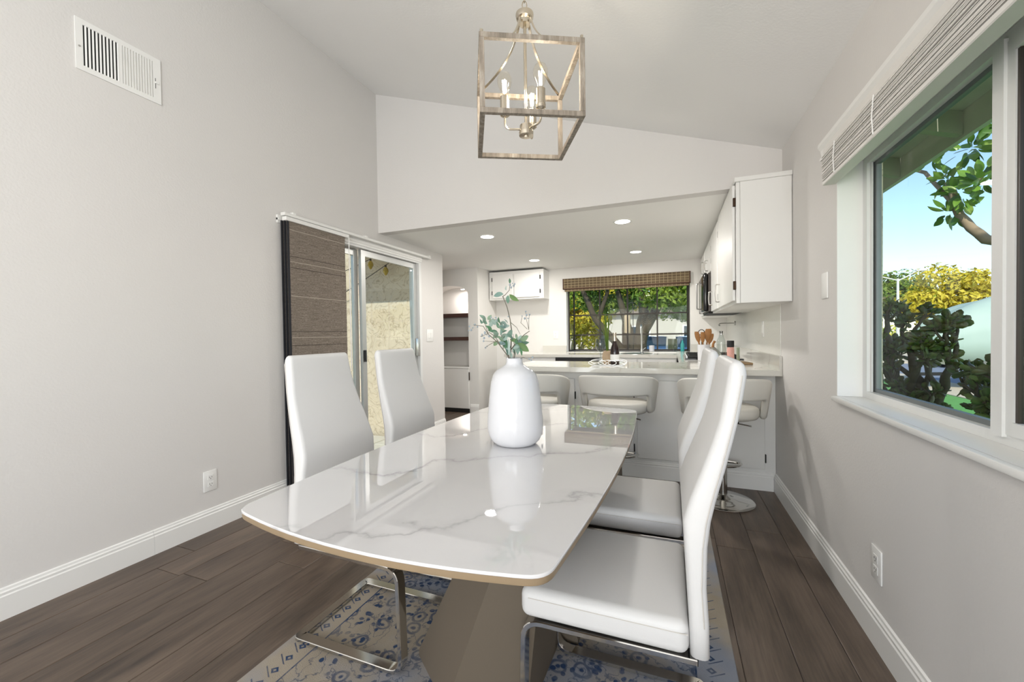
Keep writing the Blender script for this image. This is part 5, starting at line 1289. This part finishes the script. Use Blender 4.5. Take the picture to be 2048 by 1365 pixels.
# jade plant right outside the glass
JX, JY = 1.95, 3.75
jd = empty('jade_plant', (JX, JY, GZ), 0, 'big dark jade plant with thick stems right outside the window', 'plant')
rnd = random.Random(8)
def J(x, y, z): return Vector((x-JX, y-JY, z-GZ))
bm = bmesh.new(); bmesh.ops.create_icosphere(bm, subdivisions=1, radius=0.5)
for p in bm.verts: p.co = Vector((p.co.x+0.5, p.co.y*0.62*(0.75+0.5*(p.co.x+0.5)), p.co.z*0.16))
jl = mesh('leaf', MB().bm(bm), 'leaf_jade', 80)
trunks = [[J(1.75, 3.3, GZ), J(1.66, 3.1, 0.25), J(1.56, 2.95, 0.50), J(1.52, 2.85, 0.60)], [J(1.72, 4.0, GZ), J(1.60, 3.85, 0.35), J(1.52, 3.65, 0.60), J(1.5, 3.55, 0.72)], [J(1.62, 3.95, GZ), J(1.60, 3.98, 0.45), J(1.62, 4.0, 0.75), J(1.60, 4.05, 1.0)], [J(1.70, 3.9, GZ), J(1.72, 3.8, 0.4), J(1.66, 3.55, 0.72), J(1.62, 3.4, 0.85)], [J(1.8, 3.6, GZ), J(1.75, 3.4, 0.3), J(1.6, 3.1, 0.6), J(1.55, 2.85, 0.78)], [J(1.8, 3.5, GZ), J(1.7, 3.2, 0.2), J(1.6, 2.9, 0.55), J(1.55, 2.7, 0.68)], [J(1.7, 4.2, GZ), J(1.6, 4.2, 0.6), J(1.58, 4.25, 1.02)], [J(1.75, 3.7, GZ), J(1.70, 3.6, 0.6), J(1.62, 3.70, 0.80), J(1.60, 3.72, 0.92)]]
tips = []
stuff = MB()
leaves = []
def grow(p, d, L, r, lev):
    q = p+d*L
    mid = p.lerp(q, 0.5)+Vector((rnd.uniform(-1, 1), rnd.uniform(-1, 1), rnd.uniform(-1, 1)))*L*0.10
    obj('branch', MB().tube([p, mid, q], [r, r*0.85, r*0.7], 7), 'jade_bark', jd, smooth=60)
    if lev == 0: leaves.append((q, d)); return
    for _ in range(2 if lev > 1 else rnd.choice((2, 2, 3))):
        nd = (d+Vector((rnd.uniform(-1, 1)*0.5, rnd.uniform(-1, 1)*0.9, rnd.uniform(-0.35, 0.85)))).normalized()
        grow(q, nd, L*rnd.uniform(0.65, 0.9), r*0.66, lev-1)
    if lev <= 2 and rnd.random() < 0.22: leaves.append((mid, Vector((rnd.uniform(-1, 1), rnd.uniform(-1, 1), 0.4)).normalized()))
for P in trunks:
    Q = []
    for a, b in zip(P, P[1:]):
        for k in range(4): Q.append(a.lerp(b, k/4)+Vector((rnd.uniform(-1, 1), rnd.uniform(-1, 1), 0))*0.008)
    Q.append(P[-1]); n = len(Q)
    obj('trunk', MB().tube(Q, [0.044-0.020*i/(n-1) for i in range(n)], 10), 'jade_bark', jd, smooth=60)
    grow(P[-1], (P[-1]-P[-2]).normalized(), 0.16, 0.026, 3)
    grow(P[-2], (Vector((rnd.uniform(-0.3, 0.1), rnd.uniform(-0.9, 0.9), 0.5))).normalized(), 0.17, 0.022, rnd.choice((2, 3)))
    grow(P[1].lerp(P[2], 0.6), (Vector((rnd.uniform(-0.3, 0.1), rnd.uniform(-0.9, 0.9), 0.35))).normalized(), 0.16, 0.020, 2)
allv = []
for (q, d) in leaves:
    for k in range(rnd.randint(6, 8)):
        e_ = (d*0.5+Vector((rnd.gauss(0, 1), rnd.gauss(0, 1), rnd.gauss(0, 1)+0.3)).normalized()).normalized()
        L = rnd.uniform(0.05, 0.082); a = q+e_*0.006-d*rnd.uniform(0, 0.05)
        allv.append((a, a+e_*L, rnd.uniform(-PI, PI)))
allv.sort(key=lambda t_: (t_[0].x+JX)**2+(t_[0].y+JY)**2)
for a, b, rl in allv[:290]: put_leaf(jl, jd, a, b, rl)
jm = MB(); jv = [v.co.copy() for v in jl.vertices]; jf = [tuple(p.vertices) for p in jl.polygons]
for a, b, rl in allv[290:]:
    d = b-a; L = d.length; m_ = Matrix.Translation(a) @ d.to_track_quat('X', 'Z').to_matrix().to_4x4() @ Matrix.Rotation(rl, 4, 'X') @ Matrix.Diagonal((L, L, L, 1))
    jm.add([m_ @ v_ for v_ in jv], jf)
o = obj('leaf_mass', jm, 'leaf_jade_mass', jd, smooth=80); o['kind'] = 'stuff'
